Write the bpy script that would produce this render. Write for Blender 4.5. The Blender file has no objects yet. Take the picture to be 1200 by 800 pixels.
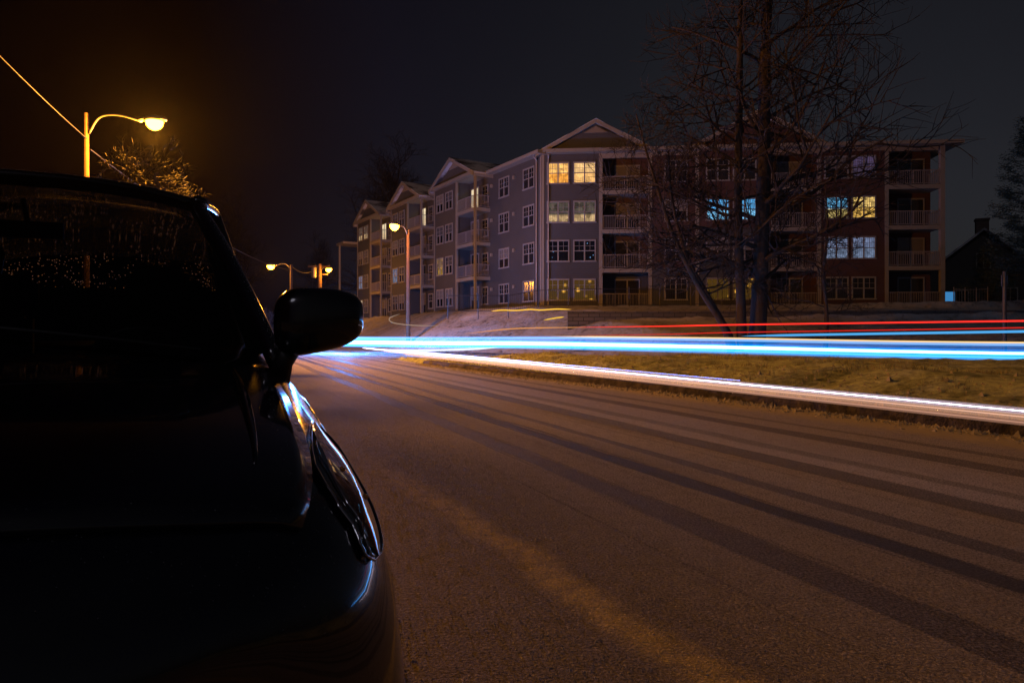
import bpy, bmesh, math, random
from mathutils import Vector, Matrix, noise
random.seed(7)
R = math.radians
S = bpy.context.scene
COL = S.collection
HAZE = .00006
EYE = 1.15          # camera height above the near road

# ------------------------------------------------------------------ helpers
def link(name, bm, mats=None, parent=None, smooth=False):
    me = bpy.data.meshes.new(name)
    bm.normal_update()
    bm.to_mesh(me); bm.free()
    if mats is not None:
        for m in (mats if isinstance(mats, (list, tuple)) else [mats]):
            me.materials.append(m)
    if smooth:
        for p in me.polygons: p.use_smooth = True
    o = bpy.data.objects.new(name, me); COL.objects.link(o)
    if parent: o.parent = parent
    return o
def tag(o, label=None, cat=None, group=None, kind=None):
    if label: o['label'] = label
    if cat: o['category'] = cat
    if group: o['group'] = group
    if kind: o['kind'] = kind
    return o
def empty(name, loc=(0, 0, 0), rz=0):
    o = bpy.data.objects.new(name, None); COL.objects.link(o)
    o.location = loc; o.rotation_euler = (0, 0, rz)
    o.empty_display_size = .2
    return o
def copy_tree(o, parent=None):
    c = o.copy(); COL.objects.link(c); c.parent = parent
    for ch in list(o.children): copy_tree(ch, c)
    return c
def bx(bm, x0, x1, y0, y1, z0, z1, M=None):
    vs = [bm.verts.new(v) for v in [(x0,y0,z0),(x1,y0,z0),(x1,y1,z0),(x0,y1,z0),(x0,y0,z1),(x1,y0,z1),(x1,y1,z1),(x0,y1,z1)]]
    if M is not None:
        for v in vs: v.co = M @ v.co
    for f in [(0,3,2,1),(4,5,6,7),(0,1,5,4),(1,2,6,5),(2,3,7,6),(3,0,4,7)]:
        bm.faces.new([vs[i] for i in f])
    return vs
def tube(bm, pts, rad, n=8, cap=True, uv=None):
    """rad: number or list; pts: list of Vector"""
    pts = [Vector(p) for p in pts]
    rings = []
    ref = Vector((0, 0, 1))
    for i, p in enumerate(pts):
        a = pts[max(i-1, 0)]; b = pts[min(i+1, len(pts)-1)]
        t = (b-a).normalized() if (b-a).length > 1e-9 else Vector((0, 0, 1))
        u = t.cross(ref)
        if u.length < .05: u = t.cross(Vector((1, 0, 0)))
        u.normalize(); v = t.cross(u).normalized()
        r = rad[i] if isinstance(rad, (list, tuple)) else rad
        rings.append([bm.verts.new(p + (u*math.cos(2*math.pi*k/n) + v*math.sin(2*math.pi*k/n))*r) for k in range(n)])
    for i in range(len(rings)-1):
        for k in range(n):
            bm.faces.new([rings[i][k], rings[i][(k+1) % n], rings[i+1][(k+1) % n], rings[i+1][k]])
    if cap and n > 2:
        bm.faces.new(rings[0][::-1]); bm.faces.new(rings[-1])
def smooth_path(pts, n=12):
    pts = [Vector(p) for p in pts]
    P = [2*pts[0]-pts[1]] + pts + [2*pts[-1]-pts[-2]]
    out = []
    for i in range(1, len(P)-2):
        for k in range(n):
            t = k/n
            a, b, c, d = P[i-1], P[i], P[i+1], P[i+2]
            out.append(.5*((2*b)+(c-a)*t+(2*a-5*b+4*c-d)*t*t+(3*b-a-3*c+d)*t**3))
    out.append(pts[-1])
    return out
def sstep(a, b, x):
    if a == b: return float(x > a)
    t = max(0., min(1., (x-a)/(b-a))); return t*t*(3-2*t)
def lerp(a, b, t): return a+(b-a)*t
def table(tb, x):
    if x <= tb[0][0]: return tb[0][1]
    for (a, fa), (b, fb) in zip(tb, tb[1:]):
        if x <= b: return lerp(fa, fb, (x-a)/(b-a))
    return tb[-1][1]

# ------------------------------------------------------------------ materials
class NT:
    def __init__(s, name):
        s.m = bpy.data.materials.new(name); s.m.use_nodes = True
        s.n = s.m.node_tree.nodes; s.l = s.m.node_tree.links
        s.b = s.n['Principled BSDF']; s.out = s.n['Material Output']
    def new(s, t, **kw):
        n = s.n.new(t)
        for k, v in kw.items():
            if k in n.inputs: n.inputs[k].default_value = v
            else: setattr(n, k, v)
        return n
    def lk(s, a, b): s.l.new(a, b)
    def ramp(s, fac, stops):
        r = s.n.new('ShaderNodeValToRGB'); e = r.color_ramp.elements
        e[0].position, e[0].color = stops[0][0], (*stops[0][1], 1) if len(stops[0][1]) == 3 else stops[0][1]
        e[1].position, e[1].color = stops[-1][0], (*stops[-1][1], 1)
        for p, c in stops[1:-1]:
            x = e.new(p); x.color = (*c, 1)
        s.lk(fac, r.inputs[0]); return r.outputs[0]
    def math(s, op, a, b=None, clamp=False):
        m = s.n.new('ShaderNodeMath'); m.operation = op; m.use_clamp = clamp
        for i, v in enumerate((a, b)):
            if v is None: continue
            if isinstance(v, (int, float)): m.inputs[i].default_value = v
            else: s.lk(v, m.inputs[i])
        return m.outputs[0]
    def mix(s, f, a, b):
        m = s.n.new('ShaderNodeMix'); m.data_type = 'RGBA'
        for i, v in ((0, f), (6, a), (7, b)):
            if isinstance(v, (int, float)): m.inputs[i].default_value = v
            elif isinstance(v, tuple): m.inputs[i].default_value = (*v, 1)
            else: s.lk(v, m.inputs[i])
        return m.outputs[2]
    def noise(s, vec, scale, detail=4, rough=.55):
        n = s.new('ShaderNodeTexNoise', Scale=scale, Detail=detail, Roughness=rough)
        if vec is not None: s.lk(vec, n.inputs['Vector'])
        return n.outputs['Fac']
    def bump(s, h, strength=.3, dist=.02):
        b = s.new('ShaderNodeBump', Strength=strength, Distance=dist)
        s.lk(h, b.inputs['Height']); s.lk(b.outputs[0], s.b.inputs['Normal'])
    def pos(s): return s.new('ShaderNodeNewGeometry').outputs['Position']
    def obj(s): return s.new('ShaderNodeTexCoord').outputs['Object']
    def uv(s): return s.new('ShaderNodeTexCoord').outputs['UV']
def plain(name, col, rough=.6, metal=0, var=.15, nscale=8, coat=0, spec=.5):
    t = NT(name)
    f = t.noise(t.obj(), nscale, 5)
    c = t.mix(f, tuple(x*(1-var) for x in col), tuple(min(1, x*(1+var)) for x in col))
    t.lk(c, t.b.inputs['Base Color'])
    t.b.inputs['Roughness'].default_value = rough; t.b.inputs['Metallic'].default_value = metal
    t.b.inputs['Coat Weight'].default_value = coat; t.b.inputs['Specular IOR Level'].default_value = spec
    return t.m
def emit(name, col, strength):
    t = NT(name); t.b.inputs['Base Color'].default_value = (0, 0, 0, 1)
    t.b.inputs['Specular IOR Level'].default_value = 0
    t.b.inputs['Emission Color'].default_value = (*col, 1); t.b.inputs['Emission Strength'].default_value = strength
    return t.m

M = {}
# siding
t = NT('grey_siding'); p = t.pos()
sx = t.new('ShaderNodeSeparateXYZ'); t.lk(p, sx.inputs[0])
saw = t.math('FRACT', t.math('MULTIPLY', sx.outputs[2], 1/.13))
n1 = t.noise(p, 1.2, 5)
t.lk(t.mix(n1, (.038, .042, .046), (.056, .060, .066)), t.b.inputs['Base Color'])
t.b.inputs['Roughness'].default_value = .7; t.bump(saw, .6, .02); M['siding'] = t.m
# brick
t = NT('red_brick'); bt = t.new('ShaderNodeTexBrick', Scale=1.0)
bt.inputs['Brick Width'].default_value = .22; bt.inputs['Row Height'].default_value = .075
bt.inputs['Mortar Size'].default_value = .008
bt.inputs['Color1'].default_value = (.085, .028, .023, 1); bt.inputs['Color2'].default_value = (.055, .022, .02, 1)
bt.inputs['Mortar'].default_value = (.10, .08, .07, 1)
t.lk(t.uv(), bt.inputs['Vector']); n1 = t.noise(t.pos(), .8, 5)
t.lk(t.mix(n1, bt.outputs[0], (.045, .022, .02)), t.b.inputs['Base Color'])
t.b.inputs['Roughness'].default_value = .85; t.bump(bt.outputs['Fac'], .3, .01); M['brick'] = t.m
M['trim'] = plain('cream_trim', (.21, .195, .165), .55, var=.12, nscale=3)
M['white'] = plain('white_vinyl', (.21, .215, .215), .5, var=.08)
M['railing'] = plain('white_railing', (.22, .20, .195), .5, var=.08)
M['downpipe'] = plain('downpipe', (.28, .26, .24), .4)
M['iron'] = plain('black_iron', (.02, .02, .022), .5)
M['glass_dark'] = None
t = NT('dark_window_glass'); n1 = t.noise(t.uv(), 2.5, 3)
t.lk(t.mix(n1, (.006, .007, .010), (.035, .035, .04)), t.b.inputs['Base Color'])
t.b.inputs['Roughness'].default_value = .06; M['glass_dark'] = t.m
# dark glass with a drawn pale blind in its upper half
t = NT('glass_with_blind'); s_ = t.new('ShaderNodeSeparateXYZ'); t.lk(t.uv(), s_.inputs[0])
w = t.math('GREATER_THAN', s_.outputs[1], .45)
sl = t.math('FRACT', t.math('MULTIPLY', s_.outputs[1], 26))
bl = t.mix(sl, (.10, .10, .10), (.20, .19, .18))
t.lk(t.mix(w, (.01, .01, .014), bl), t.b.inputs['Base Color']); t.b.inputs['Roughness'].default_value = .15
M['glass_blind'] = t.m
def lit(name, top, bot, strength, split=.5, folds=.35, nz=6, edge=.6):
    t = NT(name); s_ = t.new('ShaderNodeSeparateXYZ'); t.lk(t.uv(), s_.inputs[0])
    f = t.math('MULTIPLY', t.math('SUBTRACT', s_.outputs[1], split-.04), 12, True)
    f.node.use_clamp = True
    c = t.mix(f, bot, top)
    wv = t.new('ShaderNodeTexWave', Scale=3.5, Distortion=2.5, Detail=2); t.lk(t.uv(), wv.inputs['Vector'])
    k = t.math('SUBTRACT', 1, t.math('MULTIPLY', wv.outputs['Fac'], folds))
    vo = t.new('ShaderNodeTexVoronoi', Scale=nz/1.5); t.lk(t.pos(), vo.inputs['Vector'])
    sep = t.new('ShaderNodeSeparateColor'); t.lk(vo.outputs['Color'], sep.inputs[0])
    nn = t.noise(t.pos(), nz*.9, 3, .7)
    k2 = t.math('MULTIPLY', k, t.math('ADD', 1-edge, t.math('MULTIPLY', t.math('MULTIPLY', sep.outputs[0], nn), edge*3.2)))
    t.b.inputs['Base Color'].default_value = (.01, .01, .01, 1); t.b.inputs['Roughness'].default_value = .08
    t.lk(c, t.b.inputs['Emission Color']); t.lk(t.math('MULTIPLY', k2, strength), t.b.inputs['Emission Strength'])
    return t.m
M['lit_warm'] = lit('lit_warm_room', (1, .52, .14), (1, .40, .06), .95, edge=.5)
M['lit_warm2'] = lit('lit_pale_curtain', (1, .60, .24), (1, .54, .18), .95, edge=.35, nz=4)
M['lit_half'] = lit('lit_under_blind', (.16, .13, .10), (1, .66, .32), .42, split=.36, edge=.6, nz=5)
M['lit_yellow'] = lit('lit_yellow_corner', (1, .55, .06), (.5, .30, .03), .45, split=.5, edge=.98, nz=3)
M['lit_dim'] = lit('lit_dim_room', (.8, .45, .12), (1, .6, .1), .28, split=.3, edge=.9, nz=4)
M['lit_blue'] = lit('lit_television_blue', (.12, .50, 1), (.22, .62, 1), .75, edge=.45, nz=5)
M['lit_bluewarm'] = lit('lit_blue_and_amber', (.15, .55, .95), (.8, .6, .2), .5, split=.45, edge=.8, nz=9)
M['lit_gold'] = lit('lit_golden_lattice', (1, .66, .20), (1, .58, .12), .62, edge=.8, nz=9)
M['lit_pale'] = lit('lit_pale_blue_curtain', (.38, .48, .80), (.36, .48, .75), .30, edge=.55, nz=8)
M['lit_violet'] = lit('lit_violet_curtain', (.30, .20, .45), (.25, .17, .33), .16, edge=.6, nz=4)
M['lit_white'] = lit('lit_white_window', (1, .80, .50), (1, .72, .42), .8, edge=.3, nz=2)
t = NT('glass_with_lamps'); v = t.new('ShaderNodeTexVoronoi', Scale=2.0); t.lk(t.pos(), v.inputs['Vector'])
pt = t.math('POWER', t.math('SUBTRACT', 1, t.math('DIVIDE', v.outputs['Distance'], .42), True), 1.6)
sep = t.new('ShaderNodeSeparateColor'); t.lk(v.outputs['Color'], sep.inputs[0])
on = t.math('MULTIPLY', pt, t.math('GREATER_THAN', sep.outputs[0], .55))
t.b.inputs['Base Color'].default_value = (.008, .01, .014, 1); t.b.inputs['Roughness'].default_value = .08
t.b.inputs['Emission Color'].default_value = (1, .50, .06, 1); t.lk(t.math('ADD', .05, t.math('MULTIPLY', on, 2.0)), t.b.inputs['Emission Strength'])
M['lamps'] = t.m
# window with blue festive points
t = NT('glass_festive_lights'); v = t.new('ShaderNodeTexVoronoi', Scale=3.6); t.lk(t.pos(), v.inputs['Vector'])
pt = t.math('LESS_THAN', v.outputs['Distance'], .13)
sep = t.new('ShaderNodeSeparateColor'); t.lk(v.outputs['Color'], sep.inputs[0])
on = t.math('MULTIPLY', pt, t.math('GREATER_THAN', sep.outputs[1], .45))
t.b.inputs['Base Color'].default_value = (.008, .01, .014, 1); t.b.inputs['Roughness'].default_value = .08
t.b.inputs['Emission Color'].default_value = (.25, .55, 1, 1); t.lk(t.math('MULTIPLY', on, .8), t.b.inputs['Emission Strength'])
M['festive'] = t.m
# roof
t = NT('shingles_with_snow'); p = t.pos(); n1 = t.noise(p, .5, 5); n2 = t.noise(p, 9, 3)
f = t.ramp(n1, [(.42, (0, 0, 0)), (.55, (1, 1, 1))])
t.lk(t.mix(f, (.035, .035, .04), (.45, .47, .5)), t.b.inputs['Base Color']); t.b.inputs['Roughness'].default_value = .85
t.bump(n2, .4, .03); M['roof'] = t.m
# snow ground: trodden, dirty snow with soil and dead grass showing
t = NT('trodden_snow'); p = t.pos(); n1 = t.noise(p, .35, 6, .6); n2 = t.noise(p, 3.2, 8, .65); n3 = t.noise(p, 26, 4, .6)
f = t.ramp(n1, [(.35, (0, 0, 0)), (.62, (1, 1, 1))])
g = t.ramp(n2, [(.36, (0, 0, 0)), (.54, (1, 1, 1))])
c1 = t.mix(g, (.045, .038, .028), (.27, .26, .23))
c2 = t.mix(t.ramp(n2, [(.28, (0, 0, 0)), (.42, (1, 1, 1))]), (.06, .05, .04), (.36, .35, .34))
t.lk(t.mix(f, c1, c2), t.b.inputs['Base Color']); t.b.inputs['Roughness'].default_value = .9
h = t.math('ADD', t.math('MULTIPLY', n2, 1.0), t.math('MULTIPLY', n3, .25)); t.bump(h, 1.0, .09); M['snow'] = t.m
t = NT('frosted_grass'); p = t.pos(); n1 = t.noise(p, .9, 6, .65); n2 = t.noise(p, 6, 8, .7); n3 = t.noise(p, 40, 4, .7)
f = t.ramp(t.math('ADD', t.math('MULTIPLY', n1, .5), t.math('MULTIPLY', n2, .5)), [(.40, (0, 0, 0)), (.58, (1, 1, 1))])
t.lk(t.mix(f, (.14, .17, .06), (.85, .95, .50)), t.b.inputs['Base Color']); t.b.inputs['Roughness'].default_value = .95
t.bump(t.math('ADD', n2, t.math('MULTIPLY', n3, .4)), 1.0, .14); M['grass'] = t.m
# road: asphalt dusted with snow, swept into tracks (UV = metres across, metres along)
def road_mat(name, tracks, edge_lo, edge_hi, line=True):
    t = NT(name); uv = t.uv(); p = t.pos()
    s_ = t.new('ShaderNodeSeparateXYZ'); t.lk(uv, s_.inputs[0])
    mp = t.new('ShaderNodeMapping'); mp.inputs['Scale'].default_value = (1.0, .05, 1); t.lk(uv, mp.inputs[0])
    mpw = t.new('ShaderNodeMapping'); mpw.inputs['Scale'].default_value = (9, .25, 1); t.lk(uv, mpw.inputs[0])
    wob = t.math('MULTIPLY', t.math('SUBTRACT', t.noise(mp.outputs[0], .8, 2), .5), .35)
    x = t.math('ADD', t.math('ADD', s_.outputs[0], wob), t.math('MULTIPLY', t.math('SUBTRACT', t.noise(mpw.outputs[0], 1, 4, .6), .5), .28))
    mp2 = t.new('ShaderNodeMapping'); mp2.inputs['Scale'].default_value = (5.0, .045, 1); t.lk(uv, mp2.inputs[0])
    streak = t.noise(mp2.outputs[0], 1.0, 5, .6)
    dark = None
    for (c, w, a) in tracks:
        d = t.math('ABSOLUTE', t.math('SUBTRACT', x, c))
        k = t.math('MULTIPLY', t.math('SUBTRACT', 1, t.math('DIVIDE', d, w), True), a*3.5, True)
        k = t.math('MINIMUM', k, a)
        dark = k if dark is None else t.math('MAXIMUM', dark, k)
    mp4 = t.new('ShaderNodeMapping'); mp4.inputs['Scale'].default_value = (22.0, .07, 1); t.lk(uv, mp4.inputs[0])
    st2 = t.noise(mp4.outputs[0], 1.0, 4, .65)
    sn = t.math('ADD', t.math('ADD', t.math('MULTIPLY', streak, 4.4), t.math('MULTIPLY', st2, 2.2)), -1.85, True)
    sn = t.math('MULTIPLY', sn, t.math('SUBTRACT', 1, dark), True)
    fine = t.ramp(t.noise(p, 70, 3, .75), [(.43, (0, 0, 0)), (.60, (1, 1, 1))]); med = t.noise(p, 9, 4, .6)
    sn = t.math('MULTIPLY', sn, t.math('ADD', .35, t.math('MULTIPLY', fine, 1.3)), True)
    sn = t.math('MULTIPLY', sn, t.math('ADD', .55, t.math('MULTIPLY', med, .9)), True)
    base = t.mix(fine, (.012, .012, .013), (.065, .062, .062))
    if line: sn = t.math('MULTIPLY', sn, t.math('MINIMUM', 1, t.math('MAXIMUM', .42, t.math('MULTIPLY', t.math('SUBTRACT', x, .9), .6))))
    c = t.mix(sn, base, (.85, .82, .84))
    # windrow of loose snow and sand along the kerb
    e = t.math('ADD', t.math('SUBTRACT', s_.outputs[0], edge_hi), t.math('MULTIPLY', med, .8))
    e = t.math('MULTIPLY', e, 2.2, True)
    c = t.mix(e, c, (.85, .76, .48))
    if line:   # worn ochre line with sand drifted on it
        mp3 = t.new('ShaderNodeMapping'); mp3.inputs['Scale'].default_value = (.01, .5, 1); t.lk(uv, mp3.inputs[0])
        ww = t.math('MULTIPLY', t.math('SUBTRACT', t.noise(mp3.outputs[0], 1.3, 2), .5), .5)
        xl = t.math('ADD', t.math('ADD', s_.outputs[0], ww), t.math('MULTIPLY', s_.outputs[1], .07))
        d = t.math('ABSOLUTE', t.math('SUBTRACT', xl, 1.66))
        k = t.math('MULTIPLY', t.math('SUBTRACT', 1, t.math('DIVIDE', d, .15), True), 1.3, True)
        k = t.math('MULTIPLY', k, t.math('ADD', -.5, t.math('MULTIPLY', med, 2.4)), True)
        fade = t.math('SUBTRACT', 1, t.math('DIVIDE', s_.outputs[1], 7.0), True)
        k = t.math('MULTIPLY', k, t.math('MULTIPLY', fade, 1.6, True), True)
        c = t.mix(t.math('MULTIPLY', k, t.math('ADD', .7, fine), True), c, (.85, .72, .30))
    t.lk(c, t.b.inputs['Base Color'])
    t.lk(t.math('SUBTRACT', .86, t.math('MULTIPLY', dark, .28)), t.b.inputs['Roughness'])
    h = t.math('ADD', t.math('MULTIPLY', fine, .55), t.math('ADD', t.math('MULTIPLY', med, .5), t.math('MULTIPLY', sn, .5)))
    t.bump(h, 1.0, .05)
    return t.m
M['road'] = road_mat('snow_dusted_asphalt', [(2.62, .15, .7), (3.32, .14, .92), (3.78, .10, .7), (4.65, .17, .75), (5.2, .12, .55), (6.1, .18, .7), (6.75, .1, .55)], -1.9, 7.55)
M['road2'] = road_mat('snow_dusted_asphalt_side', [(-2.3, .35, .8), (-.9, .35, .8), (.9, .35, .8), (2.3, .35, .8)], -3.5, 3.3, False)
# kerb stone
t = NT('granite_kerb'); p = t.pos(); n1 = t.noise(p, 5, 6, .65); n2 = t.noise(p, 40, 3)
t.lk(t.mix(t.ramp(n1, [(.4, (0, 0, 0)), (.62, (1, 1, 1))]), (.018, .015, .013), (.10, .085, .07)), t.b.inputs['Base Color'])
t.b.inputs['Roughness'].default_value = .9; t.bump(t.math('ADD', n1, t.math('MULTIPLY', n2, .2)), 1, .08); M['kerb'] = t.m
t = NT('stone_blocks'); bt = t.new('ShaderNodeTexBrick', Scale=1); bt.inputs['Brick Width'].default_value = .6; bt.inputs['Row Height'].default_value = .22
bt.inputs['Color1'].default_value = (.10, .09, .085, 1); bt.inputs['Color2'].default_value = (.06, .055, .05, 1); bt.inputs['Mortar'].default_value = (.02, .02, .02, 1)
t.lk(t.uv(), bt.inputs['Vector']); t.lk(bt.outputs[0], t.b.inputs['Base Color']); t.b.inputs['Roughness'].default_value = .9
t.bump(bt.outputs['Fac'], -.6, .03); M['blocks'] = t.m
# bark
t = NT('bark'); p = t.obj(); mp = t.new('ShaderNodeMapping'); mp.inputs['Scale'].default_value = (9, 9, 1.5); t.lk(p, mp.inputs[0])
n1 = t.noise(mp.outputs[0], 1.2, 6, .7)
t.lk(t.mix(n1, (.014, .011, .009), (.055, .04, .033)), t.b.inputs['Base Color']); t.b.inputs['Roughness'].default_value = .9
t.bump(n1, .9, .04); M['bark'] = t.m
M['twig'] = plain('twigs', (.016, .011, .010), .85, var=.3, nscale=2)
M['needles'] = plain('needles', (.035, .055, .035), .7, var=.35, nscale=2)
M['pole_wood'] = plain('weathered_wood', (.09, .05, .026), .85, var=.35, nscale=5)
M['metal'] = plain('galvanised', (.16, .155, .15), .45, metal=.6)
M['darkmetal'] = plain('dark_metal', (.06, .06, .06), .5, metal=.4)
M['sodium'] = emit('sodium_glow', (1, .38, .016), 38)
M['cable'] = plain('cable', (.012, .011, .010), .6)
M['house_wall'] = plain('house_wall', (.04, .034, .03), .8)
# car
def paint(name, col):
    t = NT(name); p = t.obj(); n = t.noise(p, 900, 2); n2 = t.noise(p, 3, 3)
    t.lk(t.mix(n, col, tuple(x*2.2 for x in col)), t.b.inputs['Base Color'])
    t.b.inputs['Metallic'].default_value = .3; t.lk(t.math('ADD', .13, t.math('MULTIPLY', n2, .12)), t.b.inputs['Roughness'])
    t.b.inputs['Coat Weight'].default_value = 1; t.b.inputs['Coat Roughness'].default_value = .035
    return t.m
M['paint'] = paint('black_car_paint', (.004, .005, .009))
M['plastic'] = plain('black_plastic', (.012, .012, .013), .45)
M['tyre'] = plain('tyre_rubber', (.018, .018, .018), .85)
M['rim'] = plain('alloy_rim', (.30, .30, .31), .3, metal=.9)
M['chrome'] = plain('dark_chrome', (.55, .56, .58), .10, metal=1, var=.05)
M['cloth'] = plain('seat_cloth', (.015, .015, .017), .9)
M['lens'] = plain('smoked_lamp_lens', (.010, .011, .013), .04, coat=1)
M['amber'] = plain('amber_lens', (.55, .20, .03), .15)
M['drop'] = plain('frozen_drops', (.16, .17, .19), .12, var=.1, coat=1)
M['rearlens'] = plain('red_lens', (.10, .006, .004), .12)
M['plate'] = plain('licence_plate', (.4, .4, .38), .5)
t = NT('car_glass'); tr = t.n.new('ShaderNodeBsdfTransparent'); tr.inputs[0].default_value = (.35, .36, .36, 1)
gl = t.n.new('ShaderNodeBsdfGlossy'); gl.inputs['Roughness'].default_value = .03; gl.inputs['Color'].default_value = (.5, .5, .5, 1)
fr = t.n.new('ShaderNodeFresnel'); mx = t.n.new('ShaderNodeMixShader')
t.lk(fr.outputs[0], mx.inputs[0]); t.lk(tr.outputs[0], mx.inputs[1]); t.lk(gl.outputs[0], mx.inputs[2]); t.lk(mx.outputs[0], t.out.inputs[0])
M['cglass'] = t.m
M['darkglass'] = plain('privacy_glass', (.004, .004, .005), .05)
t = NT('wet_rear_glass'); tr = t.n.new('ShaderNodeBsdfTransparent'); tr.inputs[0].default_value = (.10, .10, .10, 1)
df = t.n.new('ShaderNodeBsdfTranslucent'); df.inputs['Color'].default_value = (.35, .35, .35, 1)
vo = t.new('ShaderNodeTexVoronoi', Scale=60); t.lk(t.obj(), vo.inputs['Vector'])
nn = t.noise(t.obj(), 9, 3)
k = t.math('MULTIPLY', t.math('LESS_THAN', vo.outputs['Distance'], .22), t.math('GREATER_THAN', nn, .47))
mx = t.n.new('ShaderNodeMixShader'); t.lk(k, mx.inputs[0]); t.lk(tr.outputs[0], mx.inputs[1]); t.lk(df.outputs[0], mx.inputs[2]); t.lk(mx.outputs[0], t.out.inputs[0])
M['wetglass'] = t.m

# ------------------------------------------------------------------ layout frames
AX = Vector((-.387, .922, 0)).normalized()      # direction of the near road (away)
RT = Vector((AX.y, -AX.x, 0))                   # across it, to the right
def RP(A, L, z=0): v = AX*A + RT*L; return Vector((v.x, v.y, z))
def kerbL(A): return table([(-30, 8.5), (4.8, 8.27), (10.8, 8.1), (17.5, 7.45), (23.5, 7.15), (60, 7.2), (400, 7.2)], A)
C2 = smooth_path([(-22, 66, 0), (-15, 52, 0), (-9, 42, 0), (0, 32.5, 0), (7.8, 27, 0), (16, 23, 0), (30, 18, 0), (60, 9, 0), (140, -12, 0)], 10)
def dist2(x, y):
    """signed offset from the side road's centre line: + = beyond it"""
    best = 1e9; sg = 1
    for a, b in zip(C2, C2[1:]):
        ex, ey = b.x-a.x, b.y-a.y; L = ex*ex+ey*ey
        if L < 1e-9: continue
        t_ = max(0, min(1, ((x-a.x)*ex+(y-a.y)*ey)/L))
        dx, dy = x-a.x-ex*t_, y-a.y-ey*t_; d = dx*dx+dy*dy
        if d < best: best = d; sg = 1 if (ex*dy-ey*dx) > 0 else -1
    return math.sqrt(best)*sg
C0 = Vector((2.25, 51.1, 0))
class Frame:
    def __init__(s, o, d, n): s.o, s.d, s.n = o, d.normalized(), n.normalized()
    def P(s, a, t, z=0): v = s.o + s.d*a + s.n*t; return Vector((v.x, v.y, z))
    def at(s, px, t=0):     # distance along the facade that the survey sighting px gives
        k = (px-600)/800
        ox, oy = s.o.x+s.n.x*t, s.o.y+s.n.y*t
        return (k*oy-ox)/(s.d.x-k*s.d.y)
FR = Frame(C0, Vector((1, -.0894, 0)), Vector((-.0894, -1, 0)))
WG = Frame(C0, Vector((-.517, .856, 0)), Vector((-.856, -.517, 0)))
ZB = EYE+2.0; ST = 2.9; EAVE = ZB+4*ST-.15
EC = FR.P(36, 0); WC = WG.P(38.4, 0)
def segd(x, y, a, b):
    ex, ey = b.x-a.x, b.y-a.y; t_ = max(0, min(1, ((x-a.x)*ex+(y-a.y)*ey)/(ex*ex+ey*ey)))
    return math.hypot(x-a.x-ex*t_, y-a.y-ey*t_)
def ground(x, y):
    v = Vector((x, y, 0)); A = v.dot(AX); L = v.dot(RT)
    d1 = max(-2.1-L, L-kerbL(A)); s2 = dist2(x, y); d2 = abs(s2)-3.5
    if s2 > -3.5 and L < 9: pass
    d = min(d1, d2)
    if d < .35: return -.05
    nz = noise.fractal(Vector((x*.5, y*.5, 3)), 1, 2, 5)
    nf = noise.fractal(Vector((x*1.9, y*1.9, 9)), 1, 2, 4)
    if L < 0:      # left verge: ploughed bank
        h = .14 + .55*sstep(.4, 1.6, d) + 1.8*sstep(6, 40, d) + .12*nz*sstep(.4, 1.5, d)
        return h
    if s2 < 0 and L > 0:     # the island between the two roads
        h = .13 + .34*sstep(1.2, 3.2, d1)*sstep(.5, 2.0, d2) + (.07*nz + .06*nf)*sstep(.7, 2.5, d)
        return h
    db = min(segd(x, y, C0, EC), segd(x, y, C0, WC))
    fb = table([(0, 3.15), (4, 3.12), (6, 2.95), (9.5, 2.62), (11.6, 2.42), (12.2, 1.95), (14, 1.65), (18, .92), (21, .45), (40, .2)], db)
    if s2 > 20 and x > 0: fb = 3.1
    if y > 60: fb = max(fb, 2.9)
    g = .13 + .42*max(0, d-.3)
    return min(fb, g) + (.10*nz+.06*nf)*sstep(.6, 2.5, d)

# ------------------------------------------------------------------ terrain
def axis(lo, hi, flo, fhi, fine):
    xs = []; x = flo
    while x <= fhi: xs.append(x); x += fine
    st = fine; a = flo
    while a > lo: st *= 1.25; a -= st; xs.insert(0, a)
    st = fine; a = xs[-1]
    while a < hi: st *= 1.25; a += st; xs.append(a)
    return xs
xs = axis(-420, 420, -14, 34, .33); ys = axis(-60, 600, 3, 52, .33)
bm = bmesh.new(); g = [[bm.verts.new((x, y, ground(x, y))) for x in xs] for y in ys]
for j in range(len(ys)-1):
    for i in range(len(xs)-1):
        bm.faces.new([g[j][i], g[j][i+1], g[j+1][i+1], g[j+1][i]])
for f in bm.faces:
    c = f.calc_center_median(); A_ = c.dot(AX); L_ = c.dot(RT)
    if L_ > kerbL(A_)-.5 and 2 < c.x+20 and dist2(c.x, c.y) < 0: f.material_index = 1
tag(link('ground', bm, [M['snow'], M['grass']], smooth=True), kind='structure')

def sheet(name, mat, rows):   # rows: list of (list of (point, u), v)
    bm = bmesh.new(); uvl = bm.loops.layers.uv.new('UV'); vv = []; uvs = {}
    for r, v in rows:
        line = []
        for p_, u in r:
            q = bm.verts.new(p_); uvs[q] = (u, v); line.append(q)
        vv.append(line)
    for a, b in zip(vv, vv[1:]):
        for i in range(len(a)-1):
            f = bm.faces.new([a[i], a[i+1], b[i+1], b[i]])
            for lp in f.loops: lp[uvl].uv = uvs[lp.vert]
    bmesh.ops.recalc_face_normals(bm, faces=bm.faces)
    o = link(name, bm, mat); 
    return o
rows = []; A = -30
while A < 260:
    K = kerbL(A)+.05
    rows.append(([(RP(A, lerp(-2.15, K, i/20), .0), lerp(-2.15, K, i/20)) for i in range(21)], A)); A += 1 if A < 60 else 5
tag(sheet('road', M['road'], rows), kind='structure')
rows = []; acc = 0
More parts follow.
